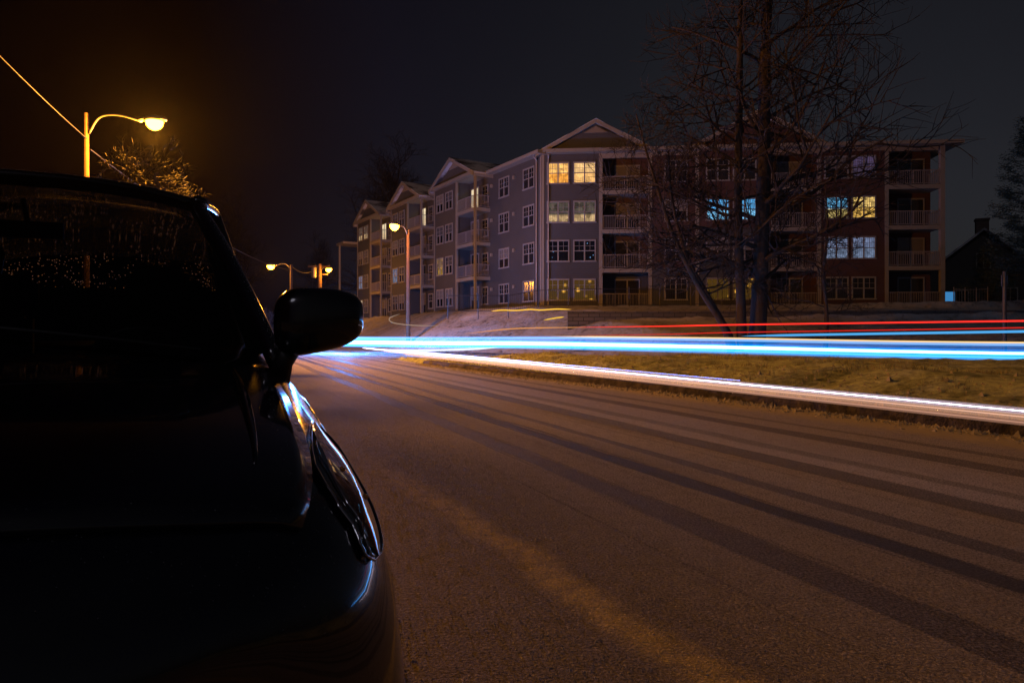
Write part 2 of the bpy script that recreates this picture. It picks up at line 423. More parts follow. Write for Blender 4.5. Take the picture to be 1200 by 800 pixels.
for i, p_ in enumerate(C2):
    a = C2[max(0, i-1)]; b = C2[min(len(C2)-1, i+1)]; d = (b-a).normalized(); n = Vector((-d.y, d.x, 0))
    rows.append(([(p_+n*k+Vector((0, 0, .006)), k) for k in [-3.55+7.1*j/10 for j in range(11)]], acc)); acc += (b-p_).length
tag(sheet('side_road', M['road2'], rows), kind='structure')
# kerbs (swept box sections with broken, tilted edges)
def kerb(name, pts, h=.13, w=.22, side=1):
    bm = bmesh.new(); prev = None
    for i, p_ in enumerate(pts):
        a = pts[max(0, i-1)]; b = pts[min(len(pts)-1, i+1)]; d = (b-a).normalized(); n = Vector((-d.y, d.x, 0))*side
        j = noise.noise(p_*1.7)*.035; jh = noise.noise(p_*2.9)*.03
        prof = [(j, -.06), (j+.02, h*.6+jh), (j+.06, h+jh), (w, h+jh*.5), (w+.05, -.06)]
        ring = [bm.verts.new(p_+n*x+Vector((0, 0, z))) for x, z in prof]
        if prev:
            for k in range(4): bm.faces.new([prev[k], prev[k+1], ring[k+1], ring[k]])
        prev = ring
    bmesh.ops.recalc_face_normals(bm, faces=bm.faces)
    return tag(link(name, bm, M['kerb'], smooth=False), kind='structure')
kerb('kerb', [RP(a*.3, kerbL(a*.3)) for a in range(-60, 88)], .14, .36, -1)
kerb('kerb', [RP(a*.6, -2.05) for a in range(-20, 180)], .13, .2, 1)
kp = []
for i, p_ in enumerate(C2):
    a = C2[max(0, i-1)]; b = C2[min(len(C2)-1, i+1)]; d = (b-a).normalized(); n = Vector((-d.y, d.x, 0))
    kp.append((p_, n))
kerb('kerb', smooth_path([p_-n*3.5 for p_, n in kp if p_.x > 1], 4), .12, .2, -1)
kerb('kerb', smooth_path([p_+n*3.5 for p_, n in kp if p_.x > -8], 4), .12, .2, 1)

# ------------------------------------------------------------------ apartment building
BLD = empty('apartment_building', C0+Vector((0, 0, ZB)))
tag(BLD, 'four storey apartment block of grey siding and red brick with gables, behind the snowy bank', 'apartment building')
def bl(name, bm, mats, parent=BLD, smooth=False):
    o = link(name, bm, mats, None, smooth); 
    for v in o.data.vertices: v.co -= BLD.location
    o.parent = parent
    return o
def fbox(bm, F, s0, s1, t0, t1, z0, z1):
    q = [F.P(s0, t0), F.P(s1, t0), F.P(s1, t1), F.P(s0, t1)]
    vs = [bm.verts.new((p_.x, p_.y, z)) for z in (z0, z1) for p_ in q]
    fs = [bm.faces.new([vs[i] for i in f]) for f in [(0,3,2,1),(4,5,6,7),(0,1,5,4),(1,2,6,5),(2,3,7,6),(3,0,4,7)]]
    bmesh.ops.recalc_face_normals(bm, faces=fs)
walls = {'siding': bmesh.new(), 'brick': bmesh.new()}
UVW = {k: b.loops.layers.uv.new('UV') for k, b in walls.items()}
def wq(F, s0, t0, s1, t1, z0, z1, kind):
    bm = walls[kind]; a = F.P(s0, t0); b = F.P(s1, t1); L = (b-a).length
    vs = [bm.verts.new((a.x, a.y, z0)), bm.verts.new((b.x, b.y, z0)), bm.verts.new((b.x, b.y, z1)), bm.verts.new((a.x, a.y, z1))]
    f = bm.faces.new(vs); off = s0+t0
    for lp, uv in zip(f.loops, [(off, z0), (off+L, z0), (off+L, z1), (off, z1)]): lp[UVW[kind]].uv = uv
def wall(F, s0, t0, s1, t1, kinds):
    """kinds: one letter per storey, ground first: s siding, b brick"""
    for k in range(4):
        z0 = ZB+k*ST - (.9 if k == 0 else 0); z1 = ZB+(k+1)*ST if k < 3 else EAVE+.02
        wq(F, s0, t0, s1, t1, z0, z1, 'brick' if kinds[k] == 'b' else 'siding')
U = {px: FR.at(px) for px in (635, 704, 762, 817, 903, 960, 1039, 1102, 1107)}
ND = -1.7
END = U[1107]
wall(FR, 0, 0, U[704], 0, 'ssss')
def notch(a, b, kinds):
    wall(FR, a, 0, a, ND, kinds); wall(FR, a, ND, b, ND, kinds); wall(FR, b, ND, b, 0, kinds)
notch(U[704], U[762], 'sbbb')
wall(FR, U[762], 0, U[817], 0, 'sbbb')
wall(FR, U[817], 0, U[903], 0, 'ssbb')
notch(U[903], U[960], 'bbbb')
wall(FR, U[960], 0, U[1039], 0, 'bbbb')
wall(FR, U[1039], 0, U[1039], ND, 'bbbb'); wall(FR, U[1039], ND, END-.12, ND, 'bbbb'); 
wall(FR, END-.12, ND, END-.12, -14, 'bbbb')
wall(FR, END-.12, -14, 6, -14, 'bbbb')
# wing
SEC = [(7.9, 11.55, 16.05), (19.1, 22.75, 27.2), (30.3, 33.9, 38.4)]
TP = 1.43
pos_ = 0
for (a, m, b) in SEC:
    wall(WG, pos_, 0, m, 0, 'ssss'); wall(WG, m, 0, m, TP, 'ssss'); wall(WG, m, TP, b, TP, 'ssss')
    if b < 38: wall(WG, b, TP, b, 0, 'ssss')
    pos_ = b
wall(WG, 38.4, TP, 38.4, -14, 'ssss'); wall(WG, 38.4, -14, -5, -14, 'ssss')
# gables: triangle of wall + sloping roof + raking boards
roof = bmesh.new(); rake = bmesh.new()
def gable(F, s0, s1, tf, tb, z0, rise, kind, oh=.45):
    mid = (s0+s1)/2
    bm = walls[kind]
    for t_ in (tf,):
        a, b, c = F.P(s0, t_, z0), F.P(s1, t_, z0), F.P(mid, t_, z0+rise)
        f = bm.faces.new([bm.verts.new(a), bm.verts.new(b), bm.verts.new(c)])
        for lp, uv in zip(f.loops, [(s0, z0), (s1, z0), (mid, z0+rise)]): lp[UVW[kind]].uv = uv
    sl = rise/(mid-s0)
    for sg in (-1, 1):
        e = mid+sg*(mid-s0+oh); ze = z0-oh*sl
        for bmx, t0, t1, th0, th1 in ((roof, tf+oh, tb, .10, .34), (rake, tf+oh+.003, tf+oh-.09, .0, .30)):
            P4 = [(mid, z0+rise), (e, ze)]
            vs = []
            for t_ in (t0, t1):
                for (s_, z) in P4:
                    vs += [bmx.verts.new(F.P(s_, t_, z+th0)), bmx.verts.new(F.P(s_, t_, z+th1))]
            # idx: t0: 0 apex-low,1 apex-high,2 eave-low,3 eave-high ; t1: 4..7
            fs = [bmx.faces.new([vs[i] for i in f]) for f in [(0,2,3,1),(4,5,7,6),(1,3,7,5),(0,4,6,2),(2,6,7,3),(0,1,5,4)]]
            bmesh.ops.recalc_face_normals(bmx, faces=fs)
        # fascia under the eave of the gable
        fbox(rake, F, e-.03 if sg > 0 else e-.05, e+.05 if sg > 0 else e+.03, tb if tf-tb < 4 else tf-3.5, tf+oh-.095, ze-.02, ze+.20)
    vent = bmesh.new()   # little louvre at the peak
    v0, v1 = F.P(mid-.9, tf+.02, z0+rise-.62), F.P(mid+.9, tf+.02, z0+rise-.62)
    top = F.P(mid, tf+.02, z0+rise-.12)
    off = F.n*.05
    q = [vent.verts.new(v) for v in (v0, v1, top, v0+off, v1+off, top+off)]
    for f in ((3,4,5),(0,1,4,3),(1,2,5,4),(2,0,3,5)): vent.faces.new([q[i] for i in f])
    for k in range(3):   # louvre slats
        hw = .8-.24*k
        fbox(vent, F, mid-hw, mid+hw, tf+.07, tf+.10, z0+rise-.60+k*.14, z0+rise-.555+k*.14)
    bl('gable_vent', vent, M['trim'])
gable(FR, 0, U[762], 0, -7, EAVE, 2.15, 'siding')
gable(FR, U[817]-.15, U[960]+.15, .0, -7, EAVE+.15, 2.35, 'brick')
for a, m, b in SEC: gable(WG, a, b, TP, -6, EAVE-.05, 1.95, 'siding')
bl('siding_wall', walls['siding'], M['siding']); bl('brick_wall', walls['brick'], M['brick'])
# low main roofs (eave slabs with soffit, then a low hip)
def low_roof(F, s0, s1, t0, t1, z, hip, dz=0):
    fbox(rake, F, s0, s1, t1, t0, z+dz, z+.26+dz)
    zz = z+.262+dz
    c = [F.P(s0+.03, t0-.03, zz), F.P(s1-.03, t0-.03, zz), F.P(s1-.03, t1+.03, zz), F.P(s0+.03, t1+.03, zz)]
    w = (t0-t1)/2; r = [F.P(s0+w, (t0+t1)/2, zz+hip), F.P(s1-w, (t0+t1)/2, zz+hip)]
    vs = [roof.verts.new(p_) for p_ in c+r]
    for f in ((0,1,5,4),(1,2,5),(2,3,4,5),(3,0,4)): roof.faces.new([vs[i] for i in f])
low_roof(FR, .3, END+1.0, .65, -14.5, EAVE, .9)
low_roof(WG, -.4, 38.9, .65, -14.5, EAVE-.02, .9)
for i, (a, m, b) in enumerate(SEC): fbox(rake, WG, a-.25, b+.25, .66, TP+.4, EAVE-.034-.002*i, EAVE+.215)
bl('roof', roof, M['roof']); bl('eave_trim', rake, M['trim']); 
# trim boards and downpipes
def board(name, F, *q):
    bm = bmesh.new(); fbox(bm, F, *q); bl(name, bm, M['trim'])
for px in (704, 762, 817, 960, 1039): board('corner_board', FR, U[px]-.13, U[px]+.13, -.08, .05, ZB-.5, EAVE)
board('corner_board', FR, -.03, .16, -.05, .05, ZB-.8, EAVE)
board('corner_board', WG, .05, .22, -.05, .055, ZB-.8, EAVE-.05)
board('corner_board', FR, END-.28, END+.02, -.26, .04, ZB-.5, EAVE)
for a, m, b in SEC: board('corner_board', WG, b-.12, b+.04, TP-.12, TP+.05, ZB-.9, EAVE-.06)
for F, s_ in ((FR, .48), (WG, .62)):
    bm = bmesh.new(); tube(bm, [F.P(s_, .10, ZB-.7), F.P(s_, .10, EAVE-.3), F.P(s_, .35, EAVE-.05)], .055, 8); bl('downpipe', bm, M['downpipe'])
# frieze boards at the front eaves
for x0, x1, h_ in ((704, 762, .38), (903, 960, .38), (1039, 1102, .34)): board('frieze_board', FR, U[x0]+.13, U[x1]-.13, -.06, .045, EAVE-h_, EAVE-.01)
for x0, x1 in ((762, 817), (960, 1039)): board('frieze_board', FR, U[x0]+.13, U[x1]-.13, .003, .04, EAVE-.26, EAVE-.012)
# windows
def window(F, s, t, zc, w=1.5, h=1.45, mat='glass_dark', cols=2, name='window', side=0, muntins=True):
    """side=0 faces out along n"""
    z0, z1 = zc-h/2, zc+h/2; s0, s1 = s-w/2, s+w/2
    bm = bmesh.new()
    fbox(bm, F, s0-.09, s0, t-.02, t+.07, z0, z1); fbox(bm, F, s1, s1+.09, t-.02, t+.07, z0, z1)
    fbox(bm, F, s0-.09, s1+.09, t-.02, t+.075, z1, z1+.11); fbox(bm, F, s0-.13, s1+.13, t-.02, t+.11, z0-.10, z0)
    if cols == 2: fbox(bm, F, s-.05, s+.05, t-.01, t+.06, z0+.002, z1-.002)
    if name == 'window':
        for a, b in (((s0, s-.05), (s+.05, s1)) if cols == 2 else ((s0, s1),)):
            fbox(bm, F, a+.002, b-.002, t-.01, t+.05, zc-.03, zc+.03)
            if muntins:
                m = (a+b)/2
                fbox(bm, F, m-.012, m+.012, t-.01, t+.04, zc+.032, z1-.004)
                fbox(bm, F, a+.004, m-.014, t-.01, t+.04, zc+h*.25-.01, zc+h*.25+.012); fbox(bm, F, m+.014, b-.004, t-.01, t+.04, zc+h*.25-.01, zc+h*.25+.012)
    fr = bl(name, bm, M['white'])
    bm = bmesh.new(); uvl = bm.loops.layers.uv.new('UV')
    vs = [bm.verts.new(v) for v in (F.P(s0, t+.015, z0), F.P(s1, t+.015, z0), F.P(s1, t+.015, z1), F.P(s0, t+.015, z1))]
    f = bm.faces.new(vs); of = random.random()*0
    for lp, uv in zip(f.loops, [(0, 0), (1, 0), (1, 1), (0, 1)]): lp[uvl].uv = uv
    bl('pane', bm, M[mat], fr)
    return fr
def zc(k): return ZB+ST*k+1.33
GD, GB = 'glass_dark', 'glass_blind'
front = {654: ('lamps', 'festive', 'lit_half', 'lit_warm'), 685: ('lamps', 'festive', 'lit_half', 'lit_warm2'),
         792: (GD, GD, GB, GD), 841: ('lamps', GB, 'lit_blue', GD), 872.5: ('lamps', GB, 'lit_blue', GD),
         980: (GD, 'lit_pale', 'lit_bluewarm', GB), 1012: (GD, 'lit_pale', 'lit_gold', 'lit_violet')}
for px, ms in front.items():
    for k in range(4): window(FR, FR.at(px), 0, zc(k), mat=ms[k])
doors = {735: (GD, GD, GB, GB), 925: (GD, GD, GD, GB), 1067: (GD, GB, GD, GD)}
for px, ms in doors.items():
    for k in range(4):
        window(FR, FR.at(px, ND), ND, ZB+ST*k+1.12, 1.75, 2.02, ms[k], 2, 'balcony_door')
wing = {620: (0, (GB, GD, GD, GD)), 591: (0, (GD, GB, GD, GD))}
for px, (t_, ms) in wing.items():
    for k in range(4): window(WG, WG.at(px, t_), t_, zc(k), 1.45, 1.45, ms[k])
wl = {(1, 0, 2): GB, (1, 1, 0): GB, (0, 1, 0): GB, (2, 0, 2): GB, (1, 0, 1): 'lit_pale', (0, 0, 1): 'lit_dim', (0, 0, 0): GB, (0, 2, 3): 'lit_white', (1, 2, 3): 'lit_white', (2, 2, 3): 'lit_white', (2, 0, 1): 'lit_pale', (2, 0, 0): 'lit_white', (0, 0, 3): GB, (2, 1, 3): 'lit_half', (2, 0, 3): 'lit_half'}
for i, (a, m, b) in enumerate(SEC):
    for j, s_ in enumerate((lerp(m, b, .72), lerp(m, b, .30))):
        for k in range(4): window(WG, s_, TP, zc(k), 1.25, 1.45, wl.get((i, j, k), GD))
    for k in range(4):
        window(WG, (a+m)/2+.9, 0, ZB+ST*k+1.12, 1.3, 2.0, wl.get((i, 2, k), GD if k % 2 else GB), 2, 'balcony_door')
        window(WG, (a+m)/2-.95, 0, zc(k), .9, 1.35, GD, 1)
    if i < 2:
        for k in range(4): window(WG, b+1.5, 0, zc(k), 1.2, 1.45, GD)
# balconies
def balcony(F, s0, s1, t0, t1, z, sides=()):
    bm = bmesh.new(); fbox(bm, F, s0, s1, t0, t1+.10, z-.30, z); d = bl('balcony', bm, M['trim'])
    bm = bmesh.new(); zt = z+1.05
    fbox(bm, F, s0+.03, s1-.03, t1-.03, t1+.03, zt-.05, zt); fbox(bm, F, s0+.03, s1-.03, t1-.02, t1+.02, z+.08, z+.12)
    n = int((s1-s0)/.13)
    for i in range(n+1):
        x = lerp(s0+.06, s1-.06, i/n); w = .03 if i in (0, n//2, n) else .012
        fbox(bm, F, x-w, x+w, t1-w, t1+w, z+.122, zt-.052)
    for sd in sides:
        x = s0+.05 if sd == 0 else s1-.05
        fbox(bm, F, x-.025, x+.025, t0+.02, t1-.035, zt-.052, zt-.004); fbox(bm, F, x-.02, x+.02, t0+.02, t1-.035, z+.08, z+.118)
        m = int((t1-t0)/.13)
        for i in range(1, m): 
            y = lerp(t0, t1-.05, i/m); fbox(bm, F, x-.012, x+.012, y-.012, y+.012, z+.12, zt-.054)
    bl('railing', bm, M['railing'], d)
for a, b in ((U[704]+.13, U[762]-.13), (U[903]+.02, U[960]-.13), (U[1039]+.13, END-.28)):
    for k in (1, 2, 3): balcony(FR, a, b, ND+.004, -.05, ZB+ST*k, (1,) if b > 25 else ())
    bm = bmesh.new()
    for i in range(30):
        x = lerp(a+.05, b-.05, i/29); fbox(bm, FR, x-.012, x+.012, -.06, -.036, ZB+.12, ZB+1.0)
    fbox(bm, FR, a+.02, b-.02, -.075, -.025, ZB+1.002, ZB+1.05); fbox(bm, FR, a+.02, b-.02, -.07, -.03, ZB+.07, ZB+.118)
    bl('railing', bm, M['railing'])
for a, m, b in SEC:
    for k in (1, 2, 3): balcony(WG, a, m-.01, .004, TP-.05, ZB+ST*k, (0,))
    bm = bmesh.new()
    for s_ in (a+.09, m-.12):
        fbox(bm, WG, s_-.10, s_+.10, TP-.12, TP+.06, ZB-.6, EAVE-.05)
    bl('balcony_post', bm, M['trim'])
# exterior lamps boxes / vents on wing wall
bm = bmesh.new()
for k in range(4):
    for px in (608, 603): 
        s_ = WG.at(px) if px == 603 else WG.at(576.8)
        fbox(bm, WG, s_-.11, s_+.11, .003, .16, zc(k)+.35, zc(k)+.62)
bl('wall_vent', bm, M['trim'])
# entrance canopy at the far end
bm = bmesh.new(); fbox(bm, WG, 38.41, 41.2, -1.5, 3.2, ZB+9.0, ZB+9.25)
fbox(bm, WG, 40.8, 41.0, 2.8, 3.0, ZB-1, ZB+8.998); bl('side_porch', bm, M['trim'])

# ------------------------------------------------------------------ retaining wall, fences
def poly_wall(name, pts, h, w, mat, label, cat):
    bm = bmesh.new(); uvl = bm.loops.layers.uv.new('UV'); acc = 0; rings = []
    for i, p_ in enumerate(pts):
        a = pts[max(0, i-1)]; b = pts[min(len(pts)-1, i+1)]; d = (b-a).normalized(); n = Vector((-d.y, d.x, 0))
        z = p_.z
        rings.append(([bm.verts.new(v) for v in (p_-n*w/2+Vector((0,0,-.5)), p_-n*w/2+Vector((0,0,h)), p_+n*w/2+Vector((0,0,h)), p_+n*w/2+Vector((0,0,-.5)))], acc)); acc += (b-p_).length
    for (r0, u0), (r1, u1) in zip(rings, rings[1:]):
        for k, (va, vb) in enumerate(((-.5, h), (h, h+.3), (h, -.5))):
            f = bm.faces.new([r0[k], r1[k], r1[k+1], r0[k+1]])
            for lp, uv in zip(f.loops, [(u0, va), (u1, va), (u1, vb), (u0, vb)]): lp[uvl].uv = uv
    bm.faces.new(rings[0][0]); bm.faces.new(rings[-1][0][::-1]); bmesh.ops.recalc_face_normals(bm, faces=bm.faces)
    return tag(link(name, bm, mat), label, cat)
pw = [FR.P(s_, 12.0-.02*s_, 1.92) for s_ in [2+.8*i for i in range(52)]]
poly_wall('retaining_wall', pw, .56, .35, M['blocks'], 'low dark stone block retaining wall along the snowy bank below the apartments', 'retaining wall')
def fence(name, pts, h, mat, label, gap=.13, pw_=.03):
    root = empty(name, pts[0]); tag(root, label, 'fence')
    bm = bmesh.new()
    for a, b in zip(pts, pts[1:]):
        for zz in (.15, h-.08): tube(bm, [a+Vector((0, 0, zz)), b+Vector((0, 0, zz))], .018, 4)
        n = max(2, int((b-a).length/gap))
        for i in range(n):
            q = a.lerp(b, i/n); tube(bm, [q+Vector((0, 0, .12)), q+Vector((0, 0, h))], .009, 3, False)
    o = link('pickets', bm, mat)
    for v in o.data.vertices: v.co -= root.location
    o.parent = root
    for p_ in pts:
        bm = bmesh.new(); tube(bm, [Vector((0, 0, -.4)), Vector((0, 0, h+.06))], pw_, 6); q = link('post', bm, mat); q.parent = root; q.location = p_-root.location
fp = []
for s_ in range(0, 14): v = FR.P(-6+2.0*s_*1.0, 5.5+(0.0 if s_ > 2 else (3-s_)*.2)); v.z = max(ground(v.x, v.y), 2.6)-.02; fp.append(v)
fence('iron_fence', fp, 1.25, M['iron'], 'thin black iron fence on the snowy bank in front of the apartment block')
fp = []
for s_ in range(4): v = FR.P(END+.3+s_*.75, .6); v.z = max(ground(v.x, v.y), 3.0); fp.append(v)
fence('white_fence', fp, 1.3, M['railing'], 'short white picket fence joined to the right end of the apartment block', .16)
# blue-lit sliding screen / box seen behind white fence
g_ = empty('glowing_display_case', FR.P(END+.55, -.6, 3.1)); tag(g_, 'small blue glowing glass case behind the short white fence', 'display case')
bm = bmesh.new(); bx(bm, -.45, .45, -.2, .2, 0, .12); bx(bm, -.45, .45, -.2, .2, 1.12, 1.2)
for x in (-.42, .39): bx(bm, x, x+.04, -.2, .2, .122, 1.118)
link('case_frame', bm, M['darkmetal'], g_)
bm = bmesh.new(); bx(bm, -.37, .38, -.12, .12, .124, 1.116); link('lit_panel', bm, emit('blue_panel', (.08, .40, .9), .4), g_)

# ------------------------------------------------------------------ house at the right
H = empty('house', (43.5, 64, 3.0), R(-28)); tag(H, 'dark gabled house with a chimney, partly behind the evergreen right of the apartments', 'house')
bm = bmesh.new(); w, d, h, rs = 4.3, 5, 3.6, 3.6
vs = [bm.verts.new(v) for v in ((-w,-d,-1),(w,-d,-1),(w,-d,h),(0,-d,h+rs),(-w,-d,h),(-w,d,-1),(w,d,-1),(w,d,h),(0,d,h+rs),(-w,d,h))]
for f in ((0,1,2,3,4),(6,5,9,8,7),(1,6,7,2),(5,0,4,9)): bm.faces.new([vs[i] for i in f])
link('wall', bm, M['house_wall'], H)
bm = bmesh.new()
for sg in (-1, 1):
    q = [(0, h+rs), (sg*(w+.5), h-.42)]
    v8 = []
    for y in (-d-.4, d+.4):
        for (x, z) in q: v8 += [bm.verts.new((x, y, z+.02)), bm.verts.new((x, y, z+.24))]
    fs = [bm.faces.new([v8[i] for i in f]) for f in [(0,2,3,1),(4,5,7,6),(1,3,7,5),(0,4,6,2),(2,6,7,3)]]
bmesh.ops.recalc_face_normals(bm, faces=bm.faces)
rf = link('roof', bm, M['roof'], H)
bm = bmesh.new(); bx(bm, -.1, .9, -1, 0, h+1.5, h+rs+1.5); bx(bm, -.17, .97, -1.07, .07, h+rs+1.5, h+rs+1.68); link('chimney', bm, M['brick'], rf)
for (x, z, m) in ((-1.6, 1.4, GD), (1.9, 1.5, GD), (0, 4.6, GD)):
    bm = bmesh.new()
    for q in ((x-.55, x-.46, z-.7, z+.7), (x+.46, x+.55, z-.7, z+.7), (x-.46, x+.46, z+.6, z+.7), (x-.46, x+.46, z-.7, z-.6), (x-.03, x+.03, z-.6, z+.6)):
        bx(bm, q[0], q[1], -d-.07, -d-.003, q[2], q[3])
    wn = link('window', bm, M['trim'], H)
    bm = bmesh.new(); uvl = bm.loops.layers.uv.new('UV'); f = bm.faces.new([bm.verts.new(v) for v in ((x-.46,-d-.012,z-.6),(x+.46,-d-.012,z-.6),(x+.46,-d-.012,z+.6),(x-.46,-d-.012,z+.6))])
    for lp, uv in zip(f.loops, [(0,0),(1,0),(1,1),(0,1)]): lp[uvl].uv = uv
    link('pane', bm, M[m], wn)
bm = bmesh.new(); bx(bm, -.55, .45, -d-.06, -d-.003, -.8, 1.9); dd = link('door', bm, M['darkmetal'], H)

# ------------------------------------------------------------------ trees
def limb(bm, pts, r0, r1, n): 
    m = len(pts); tube(bm, pts, [lerp(r0, r1, (i/(m-1))**.8) for i in range(m)], n, False)
def rv(rng): return Vector((rng.uniform(-1, 1), rng.uniform(-1, 1), rng.uniform(-1, 1)))
def branch(bmT, bmL, rng, p, d, L, r, lvl, maxl, up=.10, nchild=7, spread=.9):
    n = 6 if lvl < 2 else (4 if lvl < 3 else 3)
    pts = [p.copy()]; dd = d.normalized(); q = p.copy(); dirs = [dd]
    for i in range(n):
        dd = (dd + rv(rng)*.17 + Vector((0, 0, up*(.5 if lvl < 2 else .3)))).normalized()
        q = q + dd*(L/n); pts.append(q.copy()); dirs.append(dd.copy())
    limb(bmT if lvl < 2 else bmL, pts, r, max(r*.28, .008), 6 if lvl < 1 else (5 if lvl < 2 else 3))
    if lvl >= maxl: return
    k = nchild if lvl < 3 else max(3, nchild-2)
    for c in range(k):
        t_ = lerp(.18, 1.0, (c+rng.random()*.8)/k); t_ = min(.98, t_)
        i = min(n-1, int(t_*n)); f = t_*n-i
        q = pts[i].lerp(pts[i+1], f); base = dirs[i+1]
        side = base.cross(rv(rng)).normalized()
        nd = (base*(1-spread*.45) + side*spread*(.55+.3*rng.random()) + Vector((0, 0, .06))).normalized()
        branch(bmT, bmL, rng, q, nd, L*lerp(.72, .46, t_)*(.8+.4*rng.random()), max(r*lerp(.66, .42, t_), .011), lvl+1, maxl, up, nchild, spread)
def finish_tree(name, bmT, bmL, loc, label, cat='tree', group=None):
    root = empty(name, loc); tag(root, label, cat, group)
    link('trunk', bmT, M['bark'], root, True); link('crown', bmL, M['twig'], root)
    return root
# big multi-stemmed tree (base 10.4, 31)
rng = random.Random(11)
bmT, bmL = bmesh.new(), bmesh.new()
def stem(pts, r0, r1, first, nb, L, seed, maxl=4, up=.05, flat=.42):
    rg = random.Random(seed); pts = smooth_path(pts, 6); m = len(pts)
    tube(bmT, pts, [lerp(r0, r1, (i/(m-1))) for i in range(m)], 10, True)
    for c in range(nb):
        t_ = lerp(first, .99, (c+rg.random()*.6)/nb); i = min(m-2, int(t_*(m-1)))
        ang = c*2.4+rg.random()*.8
        nd = Vector((math.cos(ang), math.sin(ang), flat*lerp(.35, 1.4, t_)))
        ln = L*lerp(1.0, .45, (t_-first)/(1-first))*(.75+.5*rg.random())
        branch(bmT, bmL, rg, pts[i], nd, ln, lerp(r0, r1, t_)*.42, 1, maxl, up, 5, .95)
stem([(-.05,0,-.4),(-.1,0,2),(-.2,.1,6),(-.15,.1,11),(-.1,0,15.5),(.2,0,19)], .24, .10, .30, 26, 5.2, 1)
stem([(.55,.2,-.4),(.75,.2,1.2),(.9,.3,4),(1.0,.2,8),(1.05,.2,13),(1.3,.3,18),(1.4,.3,21)], .42, .17, .29, 30, 5.7, 2)
stem([(-.5,-.1,-.4),(-.9,-.1,1.0),(-2.0,-.2,2.7),(-3.2,-.3,5.0),(-4.2,-.3,8.0),(-4.9,-.2,10.6)], .19, .03, .42, 14, 3.0, 3)
stem([(-.4,.1,-.4),(-.6,.1,.6),(-1.4,.3,2.2),(-2.5,.2,4.2),(-3.2,0,6.6),(-3.4,0,9)], .20, .03, .45, 12, 2.6, 4)
BT = (10.5, 31.0, ground(10.5, 31)-.05)
finish_tree('bare_tree', bmT, bmL, BT, 'tall bare tree with several stems standing in front of the brick apartments')
# slender tree
rng = random.Random(5); bmT, bmL = bmesh.new(), bmesh.new()
stem([(0,0,-.3),(.05,0,1.6),(-.05,.05,3.4),(.1,0,5.2),(.0,0,7.2)], .11, .02, .25, 14, 1.8, 9, 3, .05, .35)
finish_tree('bare_tree', bmT, bmL, (13.4, 29.2, ground(13.4, 29.2)-.05), 'slender small bare tree just right of the big multi-stemmed tree')
# tree lit by the lamp, left
rng = random.Random(8); bmT, bmL = bmesh.new(), bmesh.new()
def simple_tree(seed, height, r, nb, L, maxl=4, first=.35, up=.12, flat=.7, child=7):
    rg = random.Random(seed); T, Lf = bmesh.new(), bmesh.new()
    pts = [Vector((0, 0, -.4))]; q = pts[0].copy()
    for i in range(8): q = q+Vector((rg.uniform(-.1, .1)*height/8, rg.uniform(-.1, .1)*height/8, height/8)); pts.append(q.copy())
    m = len(pts); tube(T, pts, [lerp(r, r*.15, i/(m-1)) for i in range(m)], 8, True)
    for c in range(nb):
        t_ = lerp(first, .99, c/nb); i = min(m-2, int(t_*(m-1))); ang = c*2.4+rg.random()
        nd = Vector((math.cos(ang), math.sin(ang), flat*lerp(.6, 2.0, t_)))
        branch(T, Lf, rg, pts[i].lerp(pts[i+1], rg.random()), nd, L*lerp(1, .5, t_)*(.8+.4*rg.random()), r*.4*(1-.6*t_), 1, maxl, up, child, .9)
    return T, Lf
T, Lf = simple_tree(21, 6.6, .13, 18, 2.1, 4, .55, .0, .35, 6)
finish_tree('bare_tree', T, Lf, (-11.7, 22.5, ground(-11.9, 22.5)), 'small bare tree glowing orange directly under the nearest street lamp, behind the car roof')
# background bare trees
T, Lf = simple_tree(33, 17, .42, 26, 6.5, 4, .2, .12, .9, 6)
proto = finish_tree('bare_tree', T, Lf, (-18.5, 103, 2.5), 'large rounded bare tree rising behind the far gables of the apartments', group='bare trees in the background')
spots = [(-43, 105, 1.0, 1.2, 'dark bare tree in the background above the second farthest street lamp'),
         (-50, 118, .95, 2.9, 'dark bare tree in the background left of the one above the distant lamp'),
         (-36, 128, .85, 4.0, 'low dark bare tree in the background right behind the utility pole'),
         (-62, 110, .9, 5.0, 'dark bare tree in the background seen between windscreen pillar and distant lamps')]
proto.scale = (1.6, 1.6, 1.32)
for x, y, sc, rz, lb in spots:
    c = copy_tree(proto); c.location = (x, y, 1.8); c.scale = (sc, sc, sc); c.rotation_euler.z = rz; c['label'] = lb
# roadside shrub in the distance, left
T, Lf = simple_tree(44, 2.0, .06, 18, 1.5, 3, .1, .1, .8, 6)
sh = finish_tree('bare_shrub', T, Lf, (-18.2, 50, .6), 'small bare shrub on the snow between the car pillar and its mirror', 'shrub')
